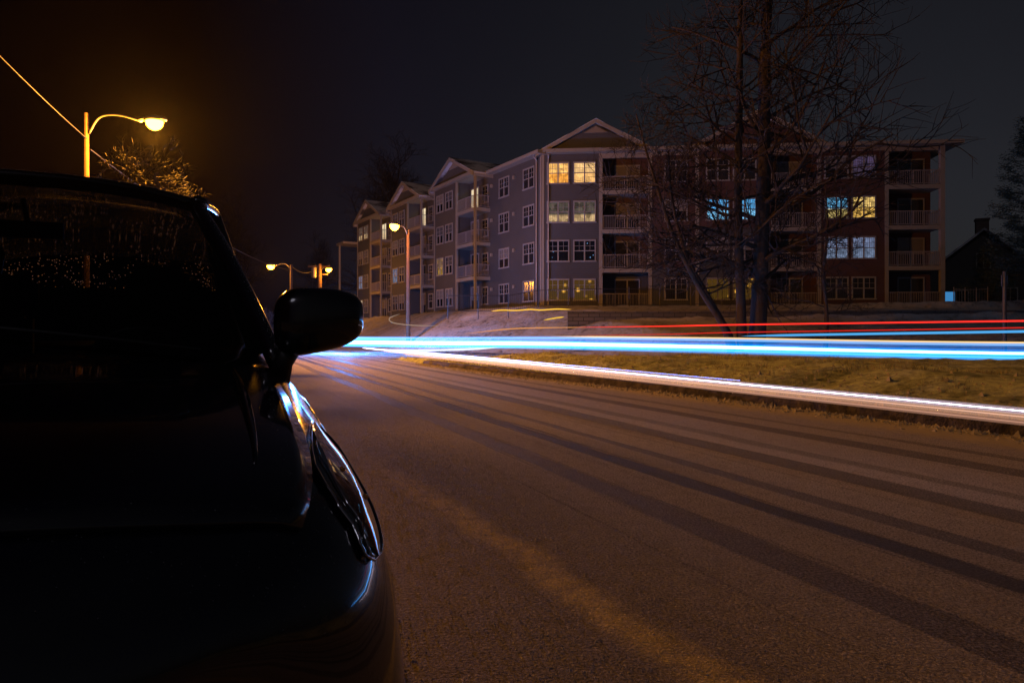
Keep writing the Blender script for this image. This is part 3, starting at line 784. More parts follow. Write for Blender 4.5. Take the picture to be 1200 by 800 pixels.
# evergreen at the right
def pine(seed, height, rad, label, loc, sparse=1.0):
    rg = random.Random(seed); root = empty('evergreen_tree', loc); tag(root, label, 'tree')
    T = bmesh.new(); tube(T, [Vector((0, 0, -.5)), Vector((.1, 0, height*.5)), Vector((0, .1, height))], [height*.018, height*.012, .02], 8); 
    Lf = bmesh.new(); n = int(height*7)
    for i in range(n):
        t_ = lerp(.16, .99, i/n); ang = i*2.39+rg.random(); ln = rad*(1-t_)**.75*(.55+.6*rg.random())+.25
        d = Vector((math.cos(ang), math.sin(ang), lerp(-.15, .6, t_))).normalized(); p0 = Vector((0, 0, height*t_)); p1 = p0+d*ln+Vector((0, 0, .12*ln))
        tube(T, [p0, p0.lerp(p1, .5)-Vector((0, 0, .04*ln)), p1], [.035*(1-t_)+.012, .02, .008], 4, False)
        for c in range(int(7*ln*sparse)+3):
            q = p0.lerp(p1, lerp(.25, 1, rg.random()))+rv(rg)*.16
            for k in range(16):
                v = rv(rg).normalized(); v.z = abs(v.z)*.6-.1; o_ = q+rv(rg)*.20; s1 = v.cross(rv(rg)).normalized()*.022; e = o_+v*(.14+.16*rg.random())
                Lf.faces.new([Lf.verts.new(o_-s1), Lf.verts.new(o_+s1), Lf.verts.new(e)])
    link('trunk', T, M['bark'], root); link('crown', Lf, M['needles'], root)
    return root
pine(3, 11.5, 3.4, 'large dark evergreen with an uneven crown at the right edge of the view', (29.3, 38.5, 2.0))
pine(6, 4.6, 1.9, 'smaller dark evergreen standing left of the large one, in front of the house', (35.2, 50.5, 2.9), .9)
# dark pole at the right
P_ = empty('sign_post', (20.2, 28.0, ground(20.2, 28.0)-.03)); tag(P_, 'plain dark post with a small bracket standing in front of the evergreen at right', 'post')
bm = bmesh.new(); tube(bm, [Vector((0, 0, -.3)), Vector((0, 0, 3.3))], [.085, .07], 10); link('post', bm, M['darkmetal'], P_)
bm = bmesh.new(); bx(bm, -.12, .12, -.03, .03, 2.7, 3.15); link('bracket', bm, M['darkmetal'], P_)

# ------------------------------------------------------------------ street lamps
def lamp_head(root, pos, yaw, scale=1.0, power=900, col=(1, .34, .025)):
    h = bmesh.new()
    Mx = Matrix.Translation(pos) @ Matrix.Rotation(yaw, 4, 'Z') @ Matrix.Scale(scale, 4)
    secs = [(-.28, .05, .04), (-.18, .10, .07), (.0, .17, .10), (.22, .19, .11), (.40, .14, .08), (.47, .04, .03)]
    rings = []
    for (x, ry, rz_) in secs:
        rings.append([h.verts.new(Mx @ Vector((x, ry*math.cos(a), .05+max(-.35, math.sin(a))*rz_))) for a in [2*math.pi*k/12 for k in range(12)]])
    for a, b in zip(rings, rings[1:]):
        for k in range(12): h.faces.new([a[k], a[(k+1) % 12], b[(k+1) % 12], b[k]])
    h.faces.new(rings[0][::-1]); h.faces.new(rings[-1]); hd = link('lamp_head', h, M['metal'], root, True)
    h = bmesh.new(); bmesh.ops.create_uvsphere(h, u_segments=20, v_segments=12, radius=1)
    for v in h.verts: v.co = Mx @ Vector((v.co.x*.23+.14, v.co.y*.20, v.co.z*(.24 if v.co.z < 0 else .03)-.0))
    link('lamp_lens', h, M['sodium'], hd, True)
    ld = bpy.data.lights.new('sodium_lamp', 'POINT'); ld.energy = power; ld.color = col; ld.shadow_soft_size = .16
    lo = bpy.data.objects.new('sodium_lamp', ld); COL.objects.link(lo); lo.parent = root; lo.location = Mx @ Vector((.14, 0, -.32))
def street_lamp(base, ptop, arm, label, pole_mat='pole_wood', power=900, r=.14, scale=1.0, name='street_lamp'):
    """base: ground point, ptop: pole height, arm: list of offsets from pole at heights"""
    root = empty(name, base); tag(root, label, 'street lamp', 'sodium street lamps')
    bm = bmesh.new(); tube(bm, [Vector((0, 0, -.5)), Vector((0, 0, ptop*.5)), Vector((0, 0, ptop))], [r*1.15, r, r*.75], 12); link('pole', bm, M[pole_mat], root)
    pts = smooth_path(arm, 6); bm = bmesh.new(); tube(bm, pts, .03*scale, 8); link('lamp_arm', bm, M['metal'], root, True)
    d = Vector(arm[-1])-Vector(arm[-2]); yaw = math.atan2(d.y, d.x)
    lamp_head(root, Vector(arm[-1])+Vector((math.cos(yaw), math.sin(yaw), 0))*.2*scale, yaw, scale, power)
    return root
street_lamp((-15.6, 25, .5), 8.75, [(.1, 0, 8.0), (.5, 0, 8.6), (1.2, 0, 8.68), (2.05, 0, 8.45)], 'nearest orange street lamp on a wooden pole, highest at left above the car', r=.115, power=11500, scale=1.35)
street_lamp((-7.3, 48, 1.0), 7.5, [(-.05, -.1, 7.2), (-.2, -.5, 7.6), (-.38, -1.0, 7.65), (-.5, -1.5, 7.5)], 'orange street lamp in front of the far gables of the apartment wing', power=1100, scale=1.5)
street_lamp((-20.7, 64, .2), 7.5, [(-.1, 0, 7.2), (-.5, 0, 7.55), (-1.0, 0, 7.6), (-1.4, 0, 7.4)], 'distant orange street lamp directly above the car mirror', power=1200, scale=1.5)
UPR = street_lamp((-21.1, 75, .8), 8.1, [(.1, 0, 7.4), (.35, -.1, 7.6), (.55, -.2, 7.65), (.7, -.3, 7.5)], 'farthest orange street lamp on the thick utility pole right of the mirror lamp', power=700, scale=1.5, r=.24)
bm = bmesh.new()
for k in range(16):
    pass
tube(bm, [Vector((-.62, 0, 6.6)), Vector((-.62, 0, 7.7))], .30, 14); tube(bm, [Vector((-.62, 0, 7.7)), Vector((-.62, 0, 7.85))], [.12, .05], 8); link('transformer', bm, M['metal'], UPR)
bm = bmesh.new(); bx(bm, -1.3, 1.1, -.06, .06, 7.75, 7.9); bx(bm, -1.0, .9, -.06, .06, 6.9, 7.02); link('crossarm', bm, M['pole_wood'], UPR)
for i, x in enumerate((-1.2, -.5, .4, 1.0)):
    bm = bmesh.new(); tube(bm, [Vector((x, 0, 7.9)), Vector((x, 0, 7.97)), Vector((x, 0, 8.0)), Vector((x, 0, 8.06))], [.03, .06, .035, .045], 8); link('insulator', bm, M['darkmetal'], UPR)
def cable(a, b, sag, r, label):
    a, b = Vector(a), Vector(b); pts = []
    for i in range(25):
        t_ = i/24; p_ = a.lerp(b, t_); p_.z -= sag*4*t_*(1-t_); pts.append(p_)
    bm = bmesh.new(); c = a.copy(); tube(bm, [q-c for q in pts], r, 6); o = link('overhead_cable', bm, M['cable']); o.location = c
    tag(o, label, 'cable')
cable((-15.55, 25, 8.3), (-14.6, 14, 11.3), .25, .020, 'overhead cable rising from the nearest lamp pole to the top left corner')
cable((-15.5, 25.1, 7.95), (-20.8, 64, 7.2), .8, .022, 'overhead cable leading from the nearest lamp pole behind the glowing twigs')
cable((-20.6, 64, 7.5), (-22.0, 75, 8.1), .35, .035, 'short sagging cable between the two farthest lamp poles')

# ------------------------------------------------------------------ light drawn by passing vehicles (thin luminous lines at lamp height)
def glow(name, col, density):     # bloom added to soften a streak: an even emissive volume
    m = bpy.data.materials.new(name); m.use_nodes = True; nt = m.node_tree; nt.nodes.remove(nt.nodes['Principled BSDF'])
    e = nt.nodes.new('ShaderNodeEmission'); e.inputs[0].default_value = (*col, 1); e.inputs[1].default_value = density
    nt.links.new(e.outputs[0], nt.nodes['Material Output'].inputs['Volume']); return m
def trail(pts, r, col, strength, label, group=None, taper=.12, n=10, cat='light streak', halo=None, hcol=None, hs=1.0):
    """halo: (r0, r1) radius of the bloom added round the line; strength 0 = bloom only"""
    P = smooth_path([Vector(p_) for p_ in pts], 10); m = len(P); c = P[m//2].copy()
    def build(r, taper):
        rr = []
        for i in range(m):
            t_ = i/(m-1); base = r if not isinstance(r, tuple) else lerp(r[0], r[1], t_)
            e = min(1, t_/taper if taper else 1, (1-t_)/taper if taper else 1); rr.append(max(.0008, base*min(1, e**.7)))
        bm = bmesh.new(); tube(bm, [q-c for q in P], rr, n); return bm
    o = None
    if r:
        k = tuple(round(x, 2) for x in col)+(strength,)
        if k not in TM: TM[k] = emit('vehicle_light', col, strength)
        o = link('light_streak', build(r, taper), TM[k], None, True); o.location = c
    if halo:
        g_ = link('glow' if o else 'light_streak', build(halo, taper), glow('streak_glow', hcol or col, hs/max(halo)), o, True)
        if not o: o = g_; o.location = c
    tag(o, label, cat, group); return o
TM = {}
main = [(-14.5, 50), (-9.9, 42), (-4.2, 36), (1.0, 31.2), (7.6, 26), (15.5, 21.8), (30, 17)]
mz = [.66, .68, .70, .74, .68, .56, .50]
def path(off, dz, base=main, zs=mz):
    out = []
    for i, (x, y) in enumerate(base):
        a = base[max(0, i-1)]; b = base[min(len(base)-1, i+1)]; d = Vector((b[0]-a[0], b[1]-a[1], 0)).normalized(); n = Vector((-d.y, d.x, 0))
        out.append(Vector((x, y, zs[i]+dz))+n*off)
    return out
GT = 'light streaks of vehicles on the side road'
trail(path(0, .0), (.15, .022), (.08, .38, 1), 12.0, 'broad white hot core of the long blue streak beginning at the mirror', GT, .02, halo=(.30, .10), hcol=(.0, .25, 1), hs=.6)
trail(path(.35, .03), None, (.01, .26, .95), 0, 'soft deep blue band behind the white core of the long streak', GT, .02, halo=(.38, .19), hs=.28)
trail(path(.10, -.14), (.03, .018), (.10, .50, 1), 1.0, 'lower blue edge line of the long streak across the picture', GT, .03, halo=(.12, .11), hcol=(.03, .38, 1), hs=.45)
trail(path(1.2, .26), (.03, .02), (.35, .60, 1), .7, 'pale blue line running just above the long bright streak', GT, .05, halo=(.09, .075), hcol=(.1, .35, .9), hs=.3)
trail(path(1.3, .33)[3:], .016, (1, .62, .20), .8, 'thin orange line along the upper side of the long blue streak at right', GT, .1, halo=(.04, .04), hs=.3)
hp_ = bpy.data.lights.new('headlamp_light', 'POINT'); hp_.energy = 5000; hp_.color = (.06, .28, 1); hp_.shadow_soft_size = .25
for q in ((-10.2, 41.6, 1.2),):      # where the oncoming headlamps came into view
    ho = bpy.data.objects.new('headlamp_light', hp_); COL.objects.link(ho); ho.location = q
red = [(3.0, 32.5), (7.0, 30.0), (9.2, 28.4), (15.2, 25.3), (21.0, 23.2), (30, 20.5)]
def rz_(ys_): return [EYE+(392-py)/800*red[i][1] for i, py in enumerate(ys_)]
trail([(red[i][0], red[i][1], z) for i, z in enumerate(rz_([383.5, 382, 380.5, 377.5, 374.5, 371]))], .033, (1, .03, .02), 1.1, 'upper bright red streak passing in front of the big bare tree', GT, .25)
trail([(red[i][0], red[i][1]+.5, z) for i, z in enumerate(rz_([393, 391.5, 389.5, 386, 382, 378]))], .022, (1, .03, .02), .55, 'lower fainter red streak beneath the upper red one', GT, .25)
trail([(-2.6, 36.0, 1.18), (-.3, 34.5, 1.42), (1.2, 33.6, 1.48), (4.0, 32.0, 1.50)], .03, (1, .42, .14), .55, 'short orange streak at the left end of the red one', GT, .3)
trail([(9.6, 28.6, 1.09), (13.5, 27.2, 1.17), (20.4, 24.0, 1.30), (30, 20, 1.5)], .05, (.10, .48, 1), .65, 'thin blue streak between the red lines and the long bright one at right', GT, .15)
GO = 'orange indicator streaks on the bank'
trail([(-1.3, 41, 2.55), (-.6, 41, 2.62), (.2, 41, 2.60), (1.1, 41, 2.66), (1.7, 40.6, 2.61), (2.6, 40.4, 2.66), (3.5, 40.2, 2.63)], .035, (1, .55, .05), .9, 'longer wavy orange streak above the snow bank below the corner of the block', GO, .1)
trail([(1.8, 39, 1.98), (2.5, 39, 2.1), (3.0, 39, 2.16)], .04, (1, .60, .06), .7, 'short slanting orange streak below the longer wavy one', GO, .2)
trail([(-7.2, 44, 2.5), (-7.9, 44, 2.2), (-7.6, 44, 1.9), (-6.3, 44, 1.75), (-4.5, 43, 1.7)], .03, (.9, .62, .45), .3, 'pale curled streak beside the base of the lamp in front of the wing', None, .2)
# headlights on the near road: lateral 5, height .62
GN = 'white and pink streaks of vehicles on the near road'
def near(L0, z0, a0, a1, L1=None):
    L1 = L0 if L1 is None else L1
    return [RP(lerp(a0, a1, i/6), lerp(L0, L1, (i/6)**2), z0) for i in range(7)]
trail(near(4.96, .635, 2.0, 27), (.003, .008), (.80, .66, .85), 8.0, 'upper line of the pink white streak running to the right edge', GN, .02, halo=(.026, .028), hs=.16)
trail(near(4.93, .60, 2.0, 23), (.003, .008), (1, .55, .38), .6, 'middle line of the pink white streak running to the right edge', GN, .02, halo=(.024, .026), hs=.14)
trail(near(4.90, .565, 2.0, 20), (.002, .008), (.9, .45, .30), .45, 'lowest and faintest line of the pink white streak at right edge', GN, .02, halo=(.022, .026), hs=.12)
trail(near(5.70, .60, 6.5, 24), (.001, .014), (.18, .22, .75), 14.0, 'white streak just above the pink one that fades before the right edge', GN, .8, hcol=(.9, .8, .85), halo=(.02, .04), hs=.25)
trail([RP(25.0, 4.9, .60), RP(22.5, 6.0, .62), RP(21.5, 7.2, .66), RP(21.8, 8.6, .70)], .035, (.75, .85, 1), 1.0, 'short pale streak branching off below the start of the long blue one', GN, .2)

# ------------------------------------------------------------------ parked car (faces the camera)
CAR = empty('parked_car', RP(.78, -.66, 0), math.atan2(AX.y, AX.x)-math.pi/2)
tag(CAR, 'black car parked facing the viewer with frozen drops and blue reflections on its wing', 'car')
# local: x = across (+x = viewer's right), y = from front to rear, z up
WT = [(0, .70), (.03, .79), (.10, .865), (.20, .915), (.32, .935), (.55, .94), (1.0, .94), (1.6, .938), (3.2, .94), (4.1, .92), (4.45, .88), (4.6, .80), (4.66, .70)]
ZTb = [(0, .70), (.03, .79), (.10, .86), (.22, .92), (.45, .975), (.8, 1.01), (1.2, 1.035), (1.5, 1.06), (2.2, 1.07), (3.6, 1.09), (4.3, 1.09), (4.55, 1.02), (4.66, .9)]
PROF = [(0, .035), (.2, .033), (.4, .026), (.58, .014), (.72, .0), (.80, -.008), (.865, -.03), (.92, -.075), (.965, -.14), (.99, -.21), (1.0, -.28), (1.010, -.36), (1.018, -.44)]
def prof(p):
    i = min(len(PROF)-2, int(p)); f = p-i; a, b = PROF[i], PROF[i+1]; return lerp(a[0], b[0], f), lerp(a[1], b[1], f)
def catm(tb, x):
    # smooth interpolation through the table
    xs_ = [q[0] for q in tb]
    if x <= xs_[0]: return tb[0][1]
    if x >= xs_[-1]: return tb[-1][1]
    for i in range(len(tb)-1):
        if x <= tb[i+1][0]: break
    h = tb[i+1][0]-tb[i][0]; t_ = (x-tb[i][0])/h
    def sl(j):
        if j <= 0: return (tb[1][1]-tb[0][1])/(tb[1][0]-tb[0][0])
        if j >= len(tb)-1: return (tb[-1][1]-tb[-2][1])/(tb[-1][0]-tb[-2][0])
        return (tb[j+1][1]-tb[j-1][1])/(tb[j+1][0]-tb[j-1][0])
    m0, m1 = sl(i)*h, sl(i+1)*h
    return (2*t_**3-3*t_**2+1)*tb[i][1]+(t_**3-2*t_**2+t_)*m0+(-2*t_**3+3*t_**2)*tb[i+1][1]+(t_**3-t_**2)*m1
def BS(y, p, sg=1):
    """body surface point: y from front, p = 0..12 from bonnet centre down the flank"""
    fx, dz = prof(p); W = catm(WT, y); Z = catm(ZTb, y)
    # front edge bows backwards toward the corner
    yy = y + .12*max(0, 1-y/.9)*(fx**3)
    return Vector((sg*fx*W, yy, Z+dz*(1 if y < 4 else .8)))
def BN(y, p, sg=1):
    e = .01; a = BS(y+e, p, sg)-BS(y-e if y > e else y, p, sg); b = BS(y, min(12, p+.1), sg)-BS(y, max(0, p-.1), sg)
    n = a.cross(b).normalized()
    if n.z < 0 and p < 8: n = -n
    if p >= 5 and n.x*sg < 0: n = -n
    return n
bm = bmesh.new(); ysb = [0, .015, .03, .06, .1, .15, .2, .27, .34, .42, .5, .6, .7, .8, .9, 1.0, 1.15, 1.3, 1.45, 1.6, 1.8, 2.0, 2.3, 2.6, 2.9, 3.2, 3.5, 3.8, 4.0, 4.15, 4.3, 4.4, 4.5, 4.57, 4.62, 4.66]
ps = [i*.5 for i in range(25)]
LOW = [(1.022, .52), (1.01, .42), (.95, .32), (.90, .24)]
rings = []
for y in ysb:
    W = catm(WT, y); ring = []
    half = [BS(y, p) for p in ps]
    zl = half[-1].z
    for fx, z in LOW:
        half.append(Vector((fx*W*(.97 if y < .1 or y > 4.55 else 1), y+.12*max(0, 1-y/.9)*(fx**3), min(z, zl-.03))))
    half.append(Vector((0, y, .24)))
    left = [Vector((-v.x, v.y, v.z)) for v in half[1:-1]]
    ring = [bm.verts.new(v) for v in half + left[::-1]]
    rings.append(ring)
nr = len(rings[0])
for a, b in zip(rings, rings[1:]):
    for k in range(nr): bm.faces.new([a[k], b[k], b[(k+1) % nr], a[(k+1) % nr]])
bm.faces.new(rings[0]); bm.faces.new(rings[-1][::-1])
bmesh.ops.recalc_face_normals(bm, faces=bm.faces)
body = link('body', bm, M['paint'], CAR, True)
# wheel arches cut out
cb = bmesh.new()
for y in (.98, 3.72):
    for sg in (-1, 1):
        bmesh.ops.create_cone(cb, cap_ends=True, segments=40, radius1=.385, radius2=.385, depth=.5, matrix=Matrix.Translation((sg*.88, y, .35)) @ Matrix.Rotation(R(90), 4, 'Y'))
cut = link('cut', cb, None)
cut.parent = CAR
md = body.modifiers.new('arches', 'BOOLEAN'); md.object = cut; md.operation = 'DIFFERENCE'; md.solver = 'EXACT'
bpy.context.view_layer.update()
dg = bpy.context.evaluated_depsgraph_get(); me = bpy.data.meshes.new_from_object(body.evaluated_get(dg))
body.modifiers.clear(); body.data = me; bpy.data.objects.remove(cut)
if not me.materials: me.materials.append(M['paint'])
for p_ in me.polygons: p_.use_smooth = p_.area < .25 and abs(p_.normal.z) < .999
# bonnet panel: slightly raised skin with its own edge
def skin(name, y0, y1, p0, p1, off, mat, ny=24, npp=12, both=True, parent=CAR, thick=.006, shape=None):
    bm = bmesh.new()
    for sg in ((-1, 1) if both else (1,)):
        g_ = []
        for j in range(ny+1):
            row = []
            for i in range(npp+1):
                u, v = i/npp, j/ny; y = lerp(y0, y1, v); p = lerp(p0, p1, u)
                if shape: y, p = shape(u, v)
                q = BS(y, p, sg)+BN(y, p, sg)*off; row.append(bm.verts.new(q))
            g_.append(row)
        for a, b in zip(g_, g_[1:]):
            for i in range(npp): 
                f = [a[i], a[i+1], b[i+1], b[i]]; bm.faces.new(f if sg > 0 else f[::-1])
    bmesh.ops.remove_doubles(bm, verts=bm.verts, dist=.0008)
    bmesh.ops.recalc_face_normals(bm, faces=bm.faces)
    o = link(name, bm, mat, parent, True)
    sd = o.modifiers.new('t', 'SOLIDIFY'); sd.thickness = thick; sd.offset = 0
    return o
skin('bonnet', .16, 1.42, 0, 5.6, .007, M['paint'], thick=.010)
# raised crease running along the bonnet
for sg in (-1, 1):
    bm = bmesh.new(); tube(bm, [BS(lerp(.3, 1.35, i/20), lerp(4.4, 4.0, i/20), sg)+Vector((0, 0, .010)) for i in range(21)], [.004+.010*math.sin(math.pi*i/20) for i in range(21)], 8); link('bonnet_crease', bm, M['paint'], CAR, True)
    # swage line below the shoulder
    bm = bmesh.new(); tube(bm, [BS(lerp(.9, 4.0, i/40), lerp(8.0, 7.4, i/40), sg) for i in range(41)], [.002+.004*math.sin(math.pi*min(1, i/12)/2) for i in range(41)], 8); link('swage_line', bm, M['paint'], CAR, True)
    # headlamp: slender swept lens on the corner, with bright rim and amber reflector
    IN = [(.67,6.15),(.5,5.85),(.40,5.72),(.338,5.72),(.275,5.95),(.237,6.35),(.219,6.78),(.194,7.07),(.188,7.32),(.200,7.6)]
    OU = [(.70,6.5),(.66,6.80),(.613,7.0),(.57,7.30),(.50,7.5),(.45,7.68),(.394,7.82),(.325,7.88),(.27,7.88),(.235,7.8)]
    def hs(u, v):
        k = min(len(IN)-2, int(v*(len(IN)-1))); f = v*(len(IN)-1)-k
        a_ = (lerp(IN[k][0], IN[k+1][0], f), lerp(IN[k][1], IN[k+1][1], f)); b_ = (lerp(OU[k][0], OU[k+1][0], f), lerp(OU[k][1], OU[k+1][1], f))
        return lerp(a_[0], b_[0], u), lerp(a_[1], b_[1], u)
    def hp(y, p, off): return BS(y, p, sg)+BN(y, p, sg)*off
    bm = bmesh.new(); g_ = [[bm.verts.new(hp(*hs(i/10, j/27), .006+.004*math.sin(math.pi*i/10))) for i in range(11)] for j in range(28)]
    for a, b in zip(g_, g_[1:]):
        for i in range(10): bm.faces.new([a[i], a[i+1], b[i+1], b[i]])
    bmesh.ops.recalc_face_normals(bm, faces=bm.faces)
    hl = link('headlamp', bm, M['lens'], CAR, True)
    loop = [hs(0, j/40) for j in range(41)]+[hs(i/5, 1) for i in range(1, 5)]+[hs(1, 1-j/40) for j in range(41)]+[hs(1-i/4, 0) for i in range(1, 5)]
    lp_ = smooth_path([hp(y, p, .007) for y, p in loop], 2)
    bm = bmesh.new(); tube(bm, lp_, .0027, 8); link('lamp_rim', bm, M['chrome'], hl, True)
    bm = bmesh.new(); tube(bm, smooth_path([hp(*hs(.12, .18+.78*j/16), .010) for j in range(17)], 3), .0018, 6); link('light_guide', bm, M['chrome'], hl, True)
    for u_, v_ in ((.45, .42), (.72, .60)):
        bm = bmesh.new(); c = hp(*hs(u_, v_), .009)
        bmesh.ops.create_uvsphere(bm, u_segments=12, v_segments=8, radius=.0055, matrix=Matrix.Translation(c)); link('amber_reflector', bm, M['amber'], hl, True)
# grille, bumper, plate, rear lamps
bm = bmesh.new()
for k in range(6): bx(bm, -.50, .50, -.022, .02, .40+k*.045, .42+k*.045)
for k in range(9): bx(bm, -.50+k*.125-.006, -.50+k*.125+.006, -.018, .018, .40, .655)
link('grille', bm, M['plastic'], CAR)
bm = bmesh.new(); bx(bm, -.16, .16, -.035, -.024, .44, .52); link('number_plate', bm, M['plate'], CAR)
bm = bmesh.new(); tube(bm, [BS(.02, p*.5, 1) .lerp(Vector((0, -.02, .36)), .0)*1 for p in range(0, 1)]+[Vector((x, .015+.26*abs(x/.9)**3, .34)) for x in [-.86+1.72*i/30 for i in range(31)]], .035, 8) if False else tube(bm, [Vector((x, .0+.26*abs(x/.9)**3, .34)) for x in [-.84+1.68*i/30 for i in range(31)]], .04, 8)
link('bumper_lip', bm, M['plastic'], CAR, True)
for sg in (-1, 1):
    bm = bmesh.new(); bx(bm, min(sg*.58, sg*.86), max(sg*.58, sg*.86), 4.56, 4.70, .82, 1.0); link('tail_lamp', bm, M['rearlens'], CAR)
# wheels
wy = (.98, 3.72)
def wheel(x, y, sg):
    bm = bmesh.new(); prf = [(.245, -.10), (.33, -.115), (.352, -.09), (.356, 0), (.352, .09), (.33, .115), (.245, .10)]
    rr = [[bm.verts.new((w_, r_*math.cos(a), r_*math.sin(a))) for a in [2*math.pi*k/36 for k in range(36)]] for r_, w_ in prf]
    rr.append(rr[0])
    for a, b in zip(rr, rr[1:]):
        for k in range(36): bm.faces.new([a[k], a[(k+1) % 36], b[(k+1) % 36], b[k]])
    bmesh.ops.recalc_face_normals(bm, faces=bm.faces)
    tw = link('wheel', bm, M['tyre'], CAR, True); tw.location = (x, y, .356)
    bm = bmesh.new()
    for k in range(10):
        Mx = Matrix.Rotation(k*2*math.pi/10, 4, 'X'); bx(bm, sg*.05, sg*.08, -.022, .022, .04, .235, Mx)
    bmesh.ops.create_cone(bm, cap_ends=True, segments=20, radius1=.06, radius2=.05, depth=.06, matrix=Matrix.Translation((sg*.07, 0, 0)) @ Matrix.Rotation(R(90), 4, 'Y'))
    rg_ = [[bm.verts.new((x_, r_*math.cos(a), r_*math.sin(a))) for a in [2*math.pi*k/36 for k in range(36)]] for x_, r_ in ((-.1, .243), (.1, .243), (.1, .225), (-.1, .225))]
    rg_.append(rg_[0])
    for a, b in zip(rg_, rg_[1:]):
        for k in range(36): bm.faces.new([a[k], a[(k+1) % 36], b[(k+1) % 36], b[k]])
    link('rim', bm, M['rim'], tw)
for y in wy:
    for sg in (-1, 1): wheel(sg*.80, y, sg)
# greenhouse
def roofz(y, x): return 1.765 - .13*max(0, (2.75-y)/1.0)**2 - .10*max(0, (y-3.3)/1.2)**2 - .060*(abs(x)/.62)**3
bm = bmesh.new(); g_ = []
for j in range(23):
    y = lerp(2.10, 4.25, j/22); hw = lerp(.55, .62, min(1, j/6)) - .04*max(0, (y-3.4))
    row = []
    for i in range(17):
        x = lerp(-hw, hw, i/16); row.append(bm.verts.new((x, y-.08*(1-(x/hw)**2) if j < 3 else y, roofz(y, x))))
    g_.append(row)
for a, b in zip(g_, g_[1:]):
    for i in range(16): bm.faces.new([a[i], a[i+1], b[i+1], b[i]])
rf = link('roof', bm, M['paint'], CAR, True); sd = rf.modifiers.new('t', 'SOLIDIFY'); sd.thickness = .05; sd.offset = -1
AP0 = Vector((.815, 1.50, 1.055)); AP1 = Vector((.555, 2.12, roofz(2.1, .60)-.01))
def pil(a, b, r, bow=.0): 
    mid = a.lerp(b, .5)+Vector((.0, 0, bow)); P = smooth_path([a, mid, b], 8); return P
for sg in (-1, 1):
    f = lambda v: Vector((v.x*sg, v.y, v.z))
    bm = bmesh.new(); tube(bm, [f(v) for v in pil(AP0, AP1, .03, .025)], .030, 10); link('windscreen_pillar', bm, M['paint'], CAR, True)
    for (y0, y1) in ((2.75, 2.70), (3.55, 3.55), (4.45, 4.20)):
        bm = bmesh.new(); a = Vector((.82 if y0 < 4 else .76, y0, 1.06)); b = Vector((.60, y1, roofz(y1, .6)))
        tube(bm, [f(v) for v in pil(a, b, .03, .0)], .04, 8); link('window_pillar', bm, M['plastic'], CAR, True)
    bm = bmesh.new(); tube(bm, [f(Vector((.56+.05*min(1, (y-2.1)/.5), y, roofz(y, .60)-.0))) for y in [2.10+i*.14 for i in range(16)]], .028, 8); link('roof_rail', bm, M['paint'], CAR, True)
    for (ya, yb, yc, yd) in ((1.62, 2.14, 2.66, 2.72), (2.74, 2.78, 3.5, 3.5), (3.58, 3.6, 4.14, 4.36)):
        bm = bmesh.new(); q = [f(Vector((.815, ya, 1.07))), f(Vector((.605, yb, roofz(yb, .6)-.02))), f(Vector((.605, yc, roofz(yc, .6)-.02))), f(Vector((.80, yd, 1.07)))]
        bm.faces.new([bm.verts.new(v) for v in q]); link('side_window', bm, M['cglass'] if ya < 2 else M['darkglass'], CAR)
def pane(name, rowsf, mat, n=12, m=8):
    bm = bmesh.new(); g_ = [[bm.verts.new(rowsf(i/n*2-1, j/m)) for i in range(n+1)] for j in range(m+1)]
    for a, b in zip(g_, g_[1:]):
        for i in range(n): bm.faces.new([a[i], a[i+1], b[i+1], b[i]])
    return link(name, bm, mat, CAR, True)
def ws(u, v):
    a = Vector((u*.80, 1.48-.22*(1-u*u), 1.055+.03*(1-u*u))); b = Vector((u*.55, 2.10-.08*(1-u*u), roofz(2.1, u*.59)-.012))
    q = a.lerp(b, v); q.z += .02*math.sin(math.pi*v); return q
pane('windscreen', ws, M['cglass'])
def rw(u, v):
    a = Vector((u*.66, 4.38+.06*(1-u*u), 1.44)); b = Vector((u*.57, 4.24+.05*(1-u*u), roofz(4.25, u*.57)-.015)); return a.lerp(b, v)
pane('rear_window', rw, M['wetglass'])
def tg(u, v):
    a = Vector((u*.80, 4.52+.06*(1-u*u), 1.05)); b = Vector((u*.70, 4.385+.06*(1-u*u), 1.46)); return a.lerp(b, v)
pane('tailgate', tg, M['paint'])
for sg in (-1, 1):    # wipers
    bm = bmesh.new(); tube(bm, [ws(-.75*sg+.9*sg*i/12, .03+.10*(i/12))+Vector((0, -.012, .018)) for i in range(13)], .006, 6); link('wiper', bm, M['plastic'], CAR)
# mirrors
for sg in (-1, 1):
    bm = bmesh.new(); bmesh.ops.create_uvsphere(bm, u_segments=32, v_segments=20, radius=1)
    for v in bm.verts:
        x, y, z = v.co
        # superellipsoid housing, flatter at the back (mirror glass), narrowing outward
        s3 = lambda a, e: math.copysign(abs(a)**e, a)
        X, Y, Z = s3(x, .62), s3(y, .7), s3(z, .62)
        hz = .100*(1-.16*X) ; v.co = Vector((sg*X*.135, (Y*.085 if Y < 0 else Y*.035), Z*hz+.012*X))
    mr = link('wing_mirror', bm, M['paint'], CAR, True); mr.location = (sg*.93, 1.42, 1.195)
    bm = bmesh.new(); bmesh.ops.create_circle(bm, cap_ends=True, segments=28, radius=1)
    for v in bm.verts: v.co = Vector((v.co.x*.11, .037, v.co.y*.075))
    link('mirror_glass', bm, M['chrome'], mr)
    bm = bmesh.new(); tube(bm, [Vector((-sg*.118, .03, -.19)), Vector((-sg*.105, .015, -.13)), Vector((-sg*.085, 0, -.08))], [.034, .030, .036], 10); link('mirror_foot', bm, M['plastic'], mr, True)
